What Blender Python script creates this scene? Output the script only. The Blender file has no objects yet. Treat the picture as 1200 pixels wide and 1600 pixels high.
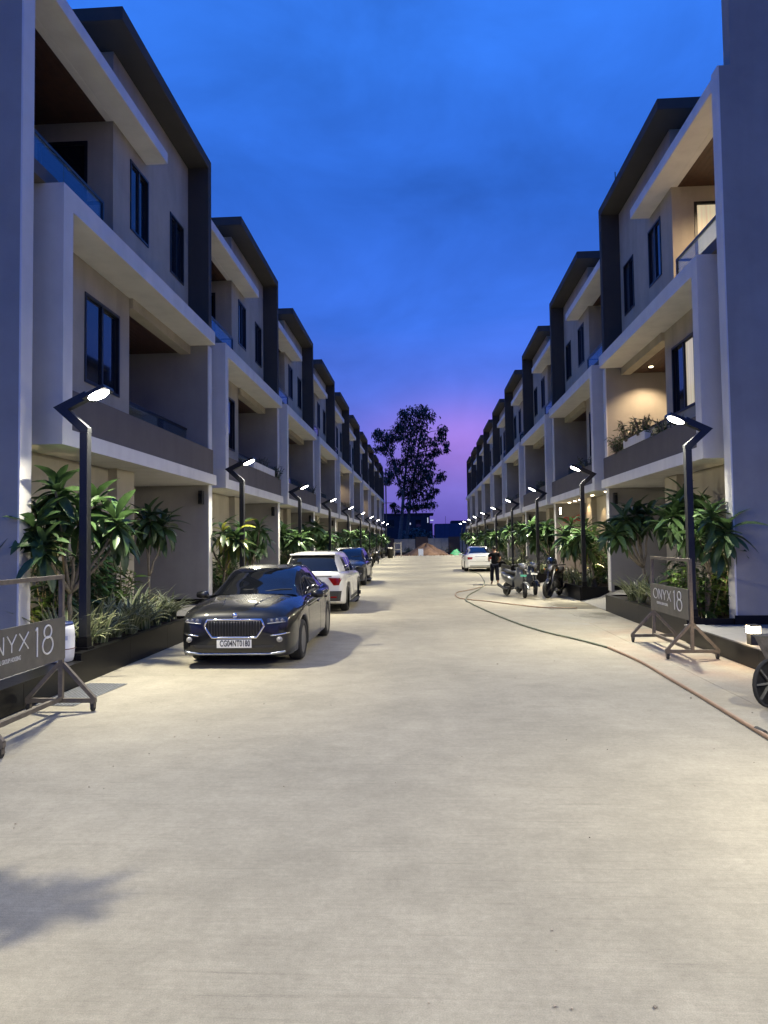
import bpy, bmesh, math, random
import numpy as np
from mathutils import Vector, Matrix, Euler, Quaternion
R_ = math.radians
sc = bpy.context.scene
COL = sc.collection
U = 1.121                       # one layout unit in metres
random.seed(7)

# ------------------------------------------------------------------ camera
F_PX = 1089.0
cam_d = bpy.data.cameras.new('camera'); cam = bpy.data.objects.new('camera', cam_d); COL.objects.link(cam)
cam_d.sensor_fit = 'VERTICAL'; cam_d.sensor_height = 34.6; cam_d.lens = F_PX/1600*34.6
cam_d.clip_start = 0.05; cam_d.clip_end = 3000
yaw, pitch, roll = 0.0577, 0.0425, -0.0133
cy, sy = math.cos(yaw), math.sin(yaw)
f0 = Vector((-sy, cy, 0)); r0 = Vector((cy, sy, 0)); u0 = Vector((0, 0, 1))
fw = f0*math.cos(pitch)+u0*math.sin(pitch); up = -f0*math.sin(pitch)+u0*math.cos(pitch)
rr = r0*math.cos(roll)+up*math.sin(roll); uu = -r0*math.sin(roll)+up*math.cos(roll)
mw = Matrix((rr, uu, -fw)).transposed().to_4x4(); mw.translation = Vector((0, 0, 1.65*U))
cam.matrix_world = mw
sc.camera = cam

# ------------------------------------------------------------------ sky at dusk
W = bpy.data.worlds.new('World'); sc.world = W; W.use_nodes = True
wn, wl = W.node_tree.nodes, W.node_tree.links
wn.clear()
SKY_GAIN = 1.38
def N(t, **k):
    n = wn.new(t)
    for a, b in k.items(): setattr(n, a, b)
    return n
out = N('ShaderNodeOutputWorld'); bg = N('ShaderNodeBackground'); bg.inputs['Strength'].default_value = 0.1
tc = N('ShaderNodeTexCoord'); nrm = N('ShaderNodeVectorMath', operation='NORMALIZE'); wl.new(tc.outputs['Generated'], nrm.inputs[0])
sep = N('ShaderNodeSeparateXYZ'); wl.new(nrm.outputs[0], sep.inputs[0])
# drifting dusk cloud disturbs the bands a little
mp = N('ShaderNodeMapping'); mp.inputs['Scale'].default_value = (3.0, 3.0, 9.0); wl.new(nrm.outputs[0], mp.inputs[0])
nz = N('ShaderNodeTexNoise'); nz.inputs['Scale'].default_value = 1.6; nz.inputs['Detail'].default_value = 6; nz.inputs['Roughness'].default_value = .55
wl.new(mp.outputs[0], nz.inputs['Vector'])
ns = N('ShaderNodeMath', operation='MULTIPLY_ADD'); ns.inputs[1].default_value = .07; ns.inputs[2].default_value = -.035; wl.new(nz.outputs['Fac'], ns.inputs[0])
el = N('ShaderNodeMath', operation='ADD'); wl.new(sep.outputs['Z'], el.inputs[0]); wl.new(ns.outputs[0], el.inputs[1])
ramp = N('ShaderNodeValToRGB'); wl.new(el.outputs[0], ramp.inputs[0])
stops = [(0.0, (.085, .070, .32)), (.03, (.100, .080, .38)), (.075, (.125, .112, .46)), (.13, (.090, .122, .54)), (.2, (.064, .125, .55)),
         (.31, (.033, .120, .56)), (.45, (.022, .108, .51)), (.6, (.027, .145, .64)), (1.0, (.030, .130, .50))]
cr = ramp.color_ramp
while len(cr.elements) < len(stops): cr.elements.new(.5)
for e, (p, c) in zip(cr.elements, stops): e.position = p; e.color = (*c, 1)
# after-glow of the set sun, low ahead
gd = Vector((math.sin(R_(3.2))*math.cos(R_(8.2)), math.cos(R_(3.2))*math.cos(R_(8.2)), math.sin(R_(8.2))))
sx = N('ShaderNodeVectorMath', operation='SUBTRACT'); wl.new(nrm.outputs[0], sx.inputs[0]); sx.inputs[1].default_value = gd
sm = N('ShaderNodeVectorMath', operation='MULTIPLY'); wl.new(sx.outputs[0], sm.inputs[0]); sm.inputs[1].default_value = (8.5, 1.0, 19.0)
ln = N('ShaderNodeVectorMath', operation='LENGTH'); wl.new(sm.outputs[0], ln.inputs[0])
sq = N('ShaderNodeMath', operation='POWER'); wl.new(ln.outputs['Value'], sq.inputs[0]); sq.inputs[1].default_value = 2
ng = N('ShaderNodeMath', operation='MULTIPLY'); wl.new(sq.outputs[0], ng.inputs[0]); ng.inputs[1].default_value = -1
ex = N('ShaderNodeMath', operation='EXPONENT'); wl.new(ng.outputs[0], ex.inputs[0])
gl = N('ShaderNodeMix', data_type='RGBA', blend_type='ADD'); wl.new(ex.outputs[0], gl.inputs['Factor'])
wl.new(ramp.outputs[0], gl.inputs['A']); gl.inputs['B'].default_value = (.17, .030, .012, 1)
# soft cloud shading
cm = N('ShaderNodeMapping'); cm.inputs['Scale'].default_value = (2.8, 2.8, 5.0); wl.new(nrm.outputs[0], cm.inputs[0])
cn = N('ShaderNodeTexNoise'); cn.inputs['Scale'].default_value = 1.5; cn.inputs['Detail'].default_value = 8; cn.inputs['Roughness'].default_value = .55; cn.inputs['Distortion'].default_value = .35
wl.new(cm.outputs[0], cn.inputs['Vector'])
cmr = N('ShaderNodeMapRange'); wl.new(cn.outputs['Fac'], cmr.inputs[0]); cmr.inputs[1].default_value = .3; cmr.inputs[2].default_value = .75; cmr.inputs[3].default_value = .80; cmr.inputs[4].default_value = 1.24
cmul = N('ShaderNodeVectorMath', operation='SCALE'); wl.new(gl.outputs['Result'], cmul.inputs[0]); wl.new(cmr.outputs[0], cmul.inputs['Scale'])
# the physical sky below the sunset point adds its twilight veil
sky = N('ShaderNodeTexSky', sky_type='NISHITA'); sky.sun_disc = False; sky.sun_elevation = R_(-2.0); sky.sun_rotation = R_(3.2)
skg = N('ShaderNodeVectorMath', operation='SCALE'); wl.new(sky.outputs[0], skg.inputs[0]); skg.inputs['Scale'].default_value = .10
dusk = N('ShaderNodeVectorMath', operation='SCALE'); wl.new(cmul.outputs[0], dusk.inputs[0]); dusk.inputs['Scale'].default_value = 10.0*SKY_GAIN
add = N('ShaderNodeVectorMath', operation='ADD'); wl.new(skg.outputs[0], add.inputs[0]); wl.new(dusk.outputs[0], add.inputs[1])
wl.new(add.outputs[0], bg.inputs['Color']); wl.new(bg.outputs[0], out.inputs['Surface'])

sc.view_settings.view_transform = 'Standard'; sc.view_settings.look = 'None'; sc.view_settings.gamma = 1
sc.view_settings.exposure = 0.0; sc.view_settings.use_curve_mapping = False
LAMP_W = 330.0                  # each LED street lamp
LAMP_COL = (1.0, .93, .72)
SPOT_W = 40.0                   # garden spotlights
sc.render.engine = 'CYCLES'
sc.cycles.use_denoising = True
sc.cycles.max_bounces = 5; sc.cycles.diffuse_bounces = 3; sc.cycles.glossy_bounces = 3; sc.cycles.transmission_bounces = 4; sc.cycles.transparent_max_bounces = 6
sc.cycles.sample_clamp_indirect = 4.0
sc.cycles.caustics_reflective = False; sc.cycles.caustics_refractive = False

# ------------------------------------------------------------------ helpers
class MB:
    def __init__(s): s.v = []; s.f = []; s.col = None
    def quad(s, a, b, c, d):
        n = len(s.v); s.v += [tuple(a), tuple(b), tuple(c), tuple(d)]; s.f.append((n, n+1, n+2, n+3)); return s
    def box(s, x0, x1, y0, y1, z0, z1):
        x0, x1 = min(x0, x1), max(x0, x1); n = len(s.v)
        s.v += [(x, y, z) for z in (z0, z1) for y in (y0, y1) for x in (x0, x1)]
        for q in ((0, 2, 3, 1), (4, 5, 7, 6), (0, 1, 5, 4), (1, 3, 7, 5), (3, 2, 6, 7), (2, 0, 4, 6)): s.f.append(tuple(n+i for i in q))
        return s
    def bar(s, a, b, w, h=None, upv=(0, 0, 1)):
        h = h or w; a, b = Vector(a), Vector(b); d = (b-a).normalized(); u = Vector(upv)
        if abs(d.dot(u)) > .95: u = Vector((0, 1, 0))
        r = d.cross(u).normalized(); u = r.cross(d).normalized(); n = len(s.v)
        for p in (a, b):
            for i, j in ((-1, -1), (1, -1), (1, 1), (-1, 1)): s.v.append(tuple(p+r*(i*w/2)+u*(j*h/2)))
        for q in ((0, 3, 2, 1), (4, 5, 6, 7), (0, 1, 5, 4), (1, 2, 6, 5), (2, 3, 7, 6), (3, 0, 4, 7)): s.f.append(tuple(n+i for i in q))
        return s
    def tube(s, pts, rad, n=8, cap=True, closed=False):
        pts = [Vector(p) for p in pts]; m = len(pts); rad = rad if hasattr(rad, '__len__') else [rad]*m; st = len(s.v); pr = None
        for i, p in enumerate(pts):
            if closed: d = pts[(i+1) % m]-pts[i-1]
            else: d = pts[min(i+1, m-1)]-pts[max(i-1, 0)]
            d.normalize()
            if pr is None:
                r = d.cross(Vector((0, 0, 1))); r = r if r.length > .05 else d.cross(Vector((0, 1, 0)))
            else: r = pr-d*pr.dot(d)
            r.normalize(); pr = r; u = d.cross(r)
            for k in range(n):
                a = 2*math.pi*k/n; s.v.append(tuple(p+r*(math.cos(a)*rad[i])+u*(math.sin(a)*rad[i])))
        for i in range(m if closed else m-1):
            i2 = (i+1) % m
            for k in range(n): s.f.append((st+i*n+k, st+i*n+(k+1) % n, st+i2*n+(k+1) % n, st+i2*n+k))
        if cap and not closed: s.f.append(tuple(st+k for k in range(n))[::-1]); s.f.append(tuple(st+(m-1)*n+k for k in range(n)))
        return s
    def lathe(s, prof, c=(0, 0, 0), axis='z', n=20):
        st = len(s.v); m = len(prof)
        for r, h in prof:
            for k in range(n):
                a = 2*math.pi*k/n; x, y = r*math.cos(a), r*math.sin(a)
                p = (x, y, h) if axis == 'z' else ((h, x, y) if axis == 'x' else (x, h, y))
                s.v.append((p[0]+c[0], p[1]+c[1], p[2]+c[2]))
        for i in range(m-1):
            for k in range(n): s.f.append((st+i*n+k, st+i*n+(k+1) % n, st+(i+1)*n+(k+1) % n, st+(i+1)*n+k))
        if prof[0][0] > 1e-4: s.f.append(tuple(st+k for k in range(n))[::-1])
        if prof[-1][0] > 1e-4: s.f.append(tuple(st+(m-1)*n+k for k in range(n)))
        return s
    def poly(s, pts, ext):
        """a flat polygon thickened along ext"""
        n = len(pts); st = len(s.v); e = Vector(ext)
        s.v += [tuple(p) for p in pts]+[tuple(Vector(p)+e) for p in pts]
        s.f.append(tuple(range(st, st+n))[::-1]); s.f.append(tuple(range(st+n, st+2*n)))
        for k in range(n): s.f.append((st+k, st+(k+1) % n, st+n+(k+1) % n, st+n+k))
        return s
    def grid(s, rows, flip=False):
        st = len(s.v); n = len(rows[0])
        for r in rows: s.v += [tuple(p) for p in r]
        for i in range(len(rows)-1):
            for j in range(n-1):
                q = (st+i*n+j, st+i*n+j+1, st+(i+1)*n+j+1, st+(i+1)*n+j); s.f.append(q[::-1] if flip else q)
        return s
    def merge(s, o, M=None):
        n = len(s.v); s.v += [tuple(M @ Vector(p)) for p in o.v] if M is not None else list(o.v); s.f += [tuple(i+n for i in q) for q in o.f]
        if o.col is not None: s.col = (s.col or [])+o.col
        return s
    def mesh(s, name, mat=None, smooth=False, fix=True, bevel=0):
        me = bpy.data.meshes.new(name)
        me.from_pydata([(x*U, y*U, z*U) for x, y, z in s.v], [], s.f)
        if s.col is not None:
            ca = me.color_attributes.new('tint', 'FLOAT_COLOR', 'POINT')
            ca.data.foreach_set('color', np.array(s.col, dtype=np.float32).ravel())
        if fix or bevel:
            bm = bmesh.new(); bm.from_mesh(me)
            if fix: bmesh.ops.recalc_face_normals(bm, faces=bm.faces)
            if bevel: bmesh.ops.bevel(bm, geom=list(bm.edges), offset=bevel*U, segments=1, affect='EDGES', clamp_overlap=True)
            bm.to_mesh(me); bm.free()
        if smooth: me.polygons.foreach_set('use_smooth', [True]*len(me.polygons))
        if mat: me.materials.append(mat)
        return me
    def build(s, name, mat, parent=None, loc=(0, 0, 0), rot=(0, 0, 0), **k):
        return put(name, s.mesh(name, mat, **k), parent, loc, rot)
def put(name, me, parent=None, loc=(0, 0, 0), rot=(0, 0, 0), scale=(1, 1, 1)):
    o = bpy.data.objects.new(name, me); COL.objects.link(o); o.parent = parent
    o.location = Vector(loc)*U; o.rotation_euler = rot; o.scale = scale
    return o
def tag(o, label=None, cat=None, group=None, kind=None):
    if label: o['label'] = label
    if cat: o['category'] = cat
    if group: o['group'] = group
    if kind: o['kind'] = kind
    return o
def thing(name, label, cat, loc=(0, 0, 0), rz=0, group=None, kind=None):
    return tag(put(name, None, None, loc, (0, 0, rz)), label, cat, group, kind)
def children(o): return KIDS.get(o.name, [])
def copy_tree(o, parent=None):
    c = o.copy(); COL.objects.link(c); c.parent = parent
    for ch in list(o.children): copy_tree(ch, c)
    return c
def lerp(a, b, t): return a+(b-a)*t

# ------------------------------------------------------------------ materials
def mat(name, col, rough=.6, metal=0, spec=.5, var=0, vscale=3, bump=0, bscale=60, streak=0, coat=0, emit=None, estr=0, tint=False, trans=0, sheen=0):
    m = bpy.data.materials.new(name); m.use_nodes = True; nt = m.node_tree; n = nt.nodes; l = nt.links; p = n['Principled BSDF']
    p.inputs['Base Color'].default_value = (*col, 1); p.inputs['Roughness'].default_value = rough; p.inputs['Metallic'].default_value = metal
    p.inputs['Specular IOR Level'].default_value = spec; p.inputs['Coat Weight'].default_value = coat; p.inputs['Coat Roughness'].default_value = .03
    if trans: p.inputs['Transmission Weight'].default_value = trans
    if emit: p.inputs['Emission Color'].default_value = (*emit, 1); p.inputs['Emission Strength'].default_value = estr
    g = n.new('ShaderNodeNewGeometry'); src = None
    if var:
        t = n.new('ShaderNodeTexNoise'); t.inputs['Scale'].default_value = vscale; t.inputs['Detail'].default_value = 6; t.inputs['Roughness'].default_value = .6
        l.new(g.outputs['Position'], t.inputs['Vector'])
        r = n.new('ShaderNodeMapRange'); l.new(t.outputs['Fac'], r.inputs[0]); r.inputs[1].default_value = .3; r.inputs[2].default_value = .7; r.inputs[3].default_value = 1-var; r.inputs[4].default_value = 1+var
        fac = r.outputs[0]
        if streak:
            mp = n.new('ShaderNodeMapping'); mp.inputs['Scale'].default_value = (1.6, 1.6, .18); l.new(g.outputs['Position'], mp.inputs[0])
            t2 = n.new('ShaderNodeTexNoise'); t2.inputs['Scale'].default_value = 1.5; t2.inputs['Detail'].default_value = 7; l.new(mp.outputs[0], t2.inputs['Vector'])
            r2 = n.new('ShaderNodeMapRange'); l.new(t2.outputs['Fac'], r2.inputs[0]); r2.inputs[1].default_value = .45; r2.inputs[2].default_value = .75; r2.inputs[3].default_value = 1; r2.inputs[4].default_value = 1-streak
            mu = n.new('ShaderNodeMath'); mu.operation = 'MULTIPLY'; l.new(fac, mu.inputs[0]); l.new(r2.outputs[0], mu.inputs[1]); fac = mu.outputs[0]
        v = n.new('ShaderNodeVectorMath'); v.operation = 'SCALE'; v.inputs[0].default_value = col; l.new(fac, v.inputs['Scale']); src = v
        l.new(v.outputs[0], p.inputs['Base Color'])
    if tint:
        a = n.new('ShaderNodeAttribute'); a.attribute_name = 'tint'
        if src:
            x = n.new('ShaderNodeVectorMath'); x.operation = 'MULTIPLY'; l.new(a.outputs['Color'], x.inputs[0]); v.inputs[0].default_value = (1, 1, 1); l.new(v.outputs[0], x.inputs[1]); l.new(x.outputs[0], p.inputs['Base Color'])
        else: l.new(a.outputs['Color'], p.inputs['Base Color'])
    if bump:
        t = n.new('ShaderNodeTexNoise'); t.inputs['Scale'].default_value = bscale; t.inputs['Detail'].default_value = 4; l.new(g.outputs['Position'], t.inputs['Vector'])
        b = n.new('ShaderNodeBump'); b.inputs['Strength'].default_value = bump; b.inputs['Distance'].default_value = .01; l.new(t.outputs['Fac'], b.inputs['Height']); l.new(b.outputs[0], p.inputs['Normal'])
    return m
def leafmat(name, col, rough=.42, var=.35, tint=False, translucent=.25):
    m = mat(name, col, rough, var=var, vscale=9, tint=tint); nt = m.node_tree; n = nt.nodes; l = nt.links
    p = n['Principled BSDF']; o = n['Material Output']; t = n.new('ShaderNodeBsdfTranslucent'); mx = n.new('ShaderNodeMixShader'); mx.inputs[0].default_value = translucent
    s = p.inputs['Base Color'].links[0].from_socket; l.new(s, t.inputs['Color'])
    l.new(p.outputs[0], mx.inputs[1]); l.new(t.outputs[0], mx.inputs[2]); l.new(mx.outputs[0], o.inputs['Surface'])
    return m
M = {}
M['wall'] = mat('beige plaster', (.44, .40, .32),   .85, spec=.2, var=.10, vscale=1.2, bump=.4, bscale=90, streak=.16)
M['white'] = mat('off white paint', (.72, .70, .67), .75, spec=.25, var=.05, vscale=2, bump=.2, bscale=80, streak=.10)
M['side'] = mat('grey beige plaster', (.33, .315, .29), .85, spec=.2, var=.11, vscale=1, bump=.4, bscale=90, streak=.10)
M['taupe'] = mat('taupe textured paint', (.13, .118, .112), .85, spec=.2, var=.06, vscale=2, bump=.3, bscale=110, streak=.10)
M['dark'] = mat('charcoal paint', (.062, .058, .052), .8, spec=.25, var=.07, vscale=2, bump=.2, bscale=100)
M['frame'] = mat('black window aluminium', (.012, .013, .015), .4, spec=.5)
M['glass'] = mat('dark window glass', (.012, .014, .018), .04, spec=.9)
M['glass_lit'] = None
M['rail_glass'] = None
M['rail'] = mat('black rail', (.01, .01, .011), .35, spec=.5)
M['wood'] = mat('dark wood ceiling', (.055, .024, .012), .55, var=.25, vscale=6)
M['granite'] = mat('black granite', (.007, .007, .0075), .36, spec=.2, var=.35, vscale=35)
M['soil'] = mat('dark soil', (.03, .022, .016), .95, var=.4, vscale=20, bump=.8, bscale=40)
M['pave'] = mat('grey paving', (.17, .168, .165), .75, var=.1, vscale=4, bump=.2, bscale=60)
M['ramp'] = mat('rough cobbled concrete', (.17, .165, .155), .85, var=.25, vscale=25, bump=.9, bscale=22)
M['pole'] = mat('black powder coat', (.012, .013, .015), .38, spec=.5, var=.2, vscale=30)
M['led'] = mat('led lens', (.9, .9, .9), .3, emit=(1, .96, .88), estr=38)
M['warm_led'] = mat('warm lamp lens', (.9, .85, .7), .3, emit=(1, .80, .50), estr=22)
M['bark'] = mat('pale grey bark', (.17, .145, .11), .85, var=.3, vscale=25, bump=.5, bscale=40)
M['leaf'] = leafmat('frangipani leaf', (.046, .088, .030), .42)
M['leaf_pale'] = leafmat('yellowing leaf', (.20, .21, .035))
M['shrub'] = leafmat('dark shrub leaf', (.032, .075, .022))
M['shrub_yel'] = leafmat('lime shrub leaf', (.075, .13, .025))
M['spider'] = leafmat('variegated strap leaf', (1, 1, 1), var=.15, tint=True, translucent=.2)
M['euc'] = leafmat('eucalyptus leaf', (.018, .035, .02), var=.4, translucent=.1)
M['euc_bark'] = mat('eucalyptus bark', (.16, .14, .12), .8, var=.3, vscale=4)

def glass_mix(name, alpha, col=(.02, .03, .04)):
    m = bpy.data.materials.new(name); m.use_nodes = True; nt = m.node_tree; n = nt.nodes; l = nt.links; o = n['Material Output']; n.remove(n['Principled BSDF'])
    t = n.new('ShaderNodeBsdfTransparent'); t.inputs[0].default_value = (.72, .82, .88, 1); g = n.new('ShaderNodeBsdfGlossy'); g.inputs['Roughness'].default_value = .02
    fr = n.new('ShaderNodeFresnel'); fr.inputs[0].default_value = 1.55
    a = n.new('ShaderNodeMath'); a.operation = 'ADD'; a.operation = 'MULTIPLY_ADD'; a.inputs[1].default_value = .45; a.inputs[2].default_value = alpha; a.use_clamp = True; l.new(fr.outputs[0], a.inputs[0])
    mx = n.new('ShaderNodeMixShader'); l.new(a.outputs[0], mx.inputs[0]); l.new(t.outputs[0], mx.inputs[1]); l.new(g.outputs[0], mx.inputs[2]); l.new(mx.outputs[0], o.inputs['Surface'])
    return m
M['rail_glass'] = glass_mix('clear railing glass', .03)
M['car_glass'] = mat('tinted car glass', (.006, .007, .009), .02, spec=.9)
def curtain_mat():
    m = mat('lit curtain', (.6, .5, .35), .8); nt = m.node_tree; n = nt.nodes; l = nt.links; p = n['Principled BSDF']
    g = n.new('ShaderNodeNewGeometry'); mp = n.new('ShaderNodeMapping'); mp.inputs['Scale'].default_value = (9, 9, .25); l.new(g.outputs['Position'], mp.inputs[0])
    t = n.new('ShaderNodeTexNoise'); t.inputs['Scale'].default_value = 2.2; l.new(mp.outputs[0], t.inputs['Vector'])
    r = n.new('ShaderNodeMapRange'); l.new(t.outputs['Fac'], r.inputs[0]); r.inputs[1].default_value = .3; r.inputs[2].default_value = .7; r.inputs[3].default_value = .34; r.inputs[4].default_value = .62
    p.inputs['Emission Color'].default_value = (1, .86, .58, 1); l.new(r.outputs[0], p.inputs['Emission Strength'])
    p.inputs['Coat Weight'].default_value = .6
    return m
M['glass_lit'] = curtain_mat()
M['glass_curtain'] = mat('window glass over a drawn curtain', (.09, .09, .10), .5, spec=.5, coat=1)

def road_mat():
    m = bpy.data.materials.new('broomed concrete'); m.use_nodes = True; nt = m.node_tree; n = nt.nodes; l = nt.links; p = n['Principled BSDF']
    g = n.new('ShaderNodeNewGeometry')
    def noise(scale, mapping=(1, 1, 1), detail=6, rough=.6, dist=0):
        mp = n.new('ShaderNodeMapping'); mp.inputs['Scale'].default_value = mapping; l.new(g.outputs['Position'], mp.inputs[0])
        t = n.new('ShaderNodeTexNoise'); t.inputs['Scale'].default_value = scale; t.inputs['Detail'].default_value = detail; t.inputs['Roughness'].default_value = rough; t.inputs['Distortion'].default_value = dist
        l.new(mp.outputs[0], t.inputs['Vector']); return t.outputs['Fac']
    def rng(s, a, b, c, d):
        r = n.new('ShaderNodeMapRange'); l.new(s, r.inputs[0])
        for i, v in enumerate((a, b, c, d)): r.inputs[i+1].default_value = v
        return r.outputs[0]
    def mul(a, b):
        x = n.new('ShaderNodeMath'); x.operation = 'MULTIPLY'; l.new(a, x.inputs[0]); l.new(b, x.inputs[1]); return x.outputs[0]
    broom = rng(noise(1.0, (1.6, 70, 1), 3, .7), .3, .7, .93, 1.06)
    scratch = rng(noise(1.0, (.55, 26, 1), 6, .75, .2), .58, .72, 1.0, .74)
    blot = rng(noise(.55, (1, 1, 1), 8, .62), .3, .72, .80, 1.12)
    fine = rng(noise(24, (1, 1, 1), 5, .75), .3, .7, .86, 1.10)
    grit = rng(noise(150, (1, 1, 1), 2, .6), .3, .7, .84, 1.14)
    med = rng(noise(3.2, (1, 1.4, 1), 6, .65, .3), .3, .7, .88, 1.08)
    dusty = rng(noise(1.7, (1, .6, 1), 6, .7, .5), .52, .75, 1.0, 1.12)
    f = mul(mul(mul(mul(broom, scratch), blot), mul(fine, mul(grit, med))), dusty)
    # wet stains near the right-hand kerb
    sep = n.new('ShaderNodeSeparateXYZ'); l.new(g.outputs['Position'], sep.inputs[0])
    xm = rng(sep.outputs['X'], 2.2*U, 3.0*U, 0, 1); ym = rng(sep.outputs['Y'], 12.0*U, 14.5*U, 0, 1); ym2 = rng(sep.outputs['Y'], 21*U, 25*U, 1, 0)
    st = mul(mul(mul(xm, ym), ym2), rng(noise(.8, (1, .8, 1), 5, .6, .6), .42, .55, 0, 1))
    xa = rng(sep.outputs['X'], 2.6*U, 3.3*U, 0, 1); ya = rng(sep.outputs['Y'], 4.6*U, 5.4*U, 0, 1); ya2 = rng(sep.outputs['Y'], 6.4*U, 7.6*U, 1, 0)
    st2 = mul(mul(mul(xa, ya), ya2), rng(noise(1.1, (1, 1, 1), 5, .6, .6), .42, .56, 0, .8))
    mxs = n.new('ShaderNodeMath'); mxs.operation = 'MAXIMUM'; l.new(st, mxs.inputs[0]); l.new(st2, mxs.inputs[1]); st = mxs.outputs[0]
    wet = rng(st, 0, 1, 1, .55); f = mul(f, wet)
    base = n.new('ShaderNodeMix'); base.data_type = 'RGBA'; base.inputs['A'].default_value = (.325, .297, .232, 1); base.inputs['B'].default_value = (.30, .225, .17, 1)
    # brick dust tint beside the stand
    xr = rng(sep.outputs['X'], 2.5*U, 3.3*U, 0, 1); yr = rng(sep.outputs['Y'], 7*U, 9*U, 0, 1); yr2 = rng(sep.outputs['Y'], 12*U, 15*U, 1, 0)
    l.new(mul(mul(xr, mul(yr, yr2)), rng(noise(1.3), .4, .6, 0, .8)), base.inputs['Factor'])
    v = n.new('ShaderNodeVectorMath'); v.operation = 'SCALE'; l.new(base.outputs['Result'], v.inputs[0]); l.new(f, v.inputs['Scale']); l.new(v.outputs[0], p.inputs['Base Color'])
    l.new(rng(st, 0, 1, .74, .32), p.inputs['Roughness']); p.inputs['Specular IOR Level'].default_value = .35
    b = n.new('ShaderNodeBump'); b.inputs['Strength'].default_value = .35; b.inputs['Distance'].default_value = .012
    hsum = n.new('ShaderNodeMath'); hsum.operation = 'ADD'; l.new(noise(1.0, (2, 80, 1), 3, .7), hsum.inputs[0]); l.new(noise(90, (1, 1, 1), 4, .7), hsum.inputs[1]); l.new(hsum.outputs[0], b.inputs['Height'])
    l.new(b.outputs[0], p.inputs['Normal'])
    return m
M['road'] = road_mat()

# ------------------------------------------------------------------ ground and road
ROADEND = 80.5
MB().quad((-900, -300, -.03), (900, -300, -.03), (900, 1500, -.03), (-900, 1500, -.03)).build('ground', M['soil'], fix=False)['kind'] = 'structure'
road = thing('road', None, None, (0, 0, 0), kind='structure')
rp = MB().box(-4.12, 4.12, -14, ROADEND, -.028, -.018); rp.build('road_bed', M['side'], road)
lanes = [(-4.12, -.0005), (.0005, 3.218), (3.222, 4.12)]
MB().box(-4.12, 3.218, -14, 7.494, -.02, 0).build('concrete_panel', M['road'], road)
MB().box(3.222, 4.12, -14, 7.494, -.02, 0).build('concrete_panel', M['road'], road)
for x0, x1 in lanes:
    for y0, y1 in ((7.4945, 27.5), (27.508, 54), (54.008, ROADEND)):
        MB().box(x0, x1, y0, y1, -.02, 0).build('concrete_panel', M['road'], road)
# bits of grit and dead leaf lying on the concrete
g = MB(); rg = random.Random(3)
for i in range(220):
    y = 2.2+rg.random()**1.6*24; x = rg.uniform(-3.6, 3.8); r = rg.uniform(.0025, .0065)
    if rg.random() < .08: r *= 1.9
    a = rg.random()*6; pts = [(x+math.cos(a+k*1.57)*r*rg.uniform(.6, 1.5), y+math.sin(a+k*1.57)*r*rg.uniform(.6, 1.5), .003) for k in range(4)]
    g.poly(pts, (0, 0, r*.7))
M['grit'] = mat('grit and dead leaf', (.27, .23, .18), .9, var=.7, vscale=6)
g.build('gravel', M['grit'])['kind'] = 'stuff'

BL, BR = 8.24, 11.43            # where the first house of each row begins
NL, NR = 10, 9
P = 7.5                         # house frontage
def podium(s, y1):
    """raised paved forecourt on the camera side of the first house"""
    t = thing('forecourt', None, None, (0, 0, 0), kind='structure')
    MB().box(s*4.17, s*16, -14, y1, .0, .275).build('paving', M['pave'], t)
    y = y1
    while y > -14:
        MB().box(s*4.08, s*4.165, y-1.196, y, 0, .262).build('granite_slab', M['granite'], t)
        MB().box(s*4.055, s*4.36, y-1.197, y, .265, .285).build('coping_slab', M['granite'] if s < 0 else M['pave'], t)
        y -= 1.2
podium(-1, BL-.135); podium(1, BR-.14)

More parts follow.
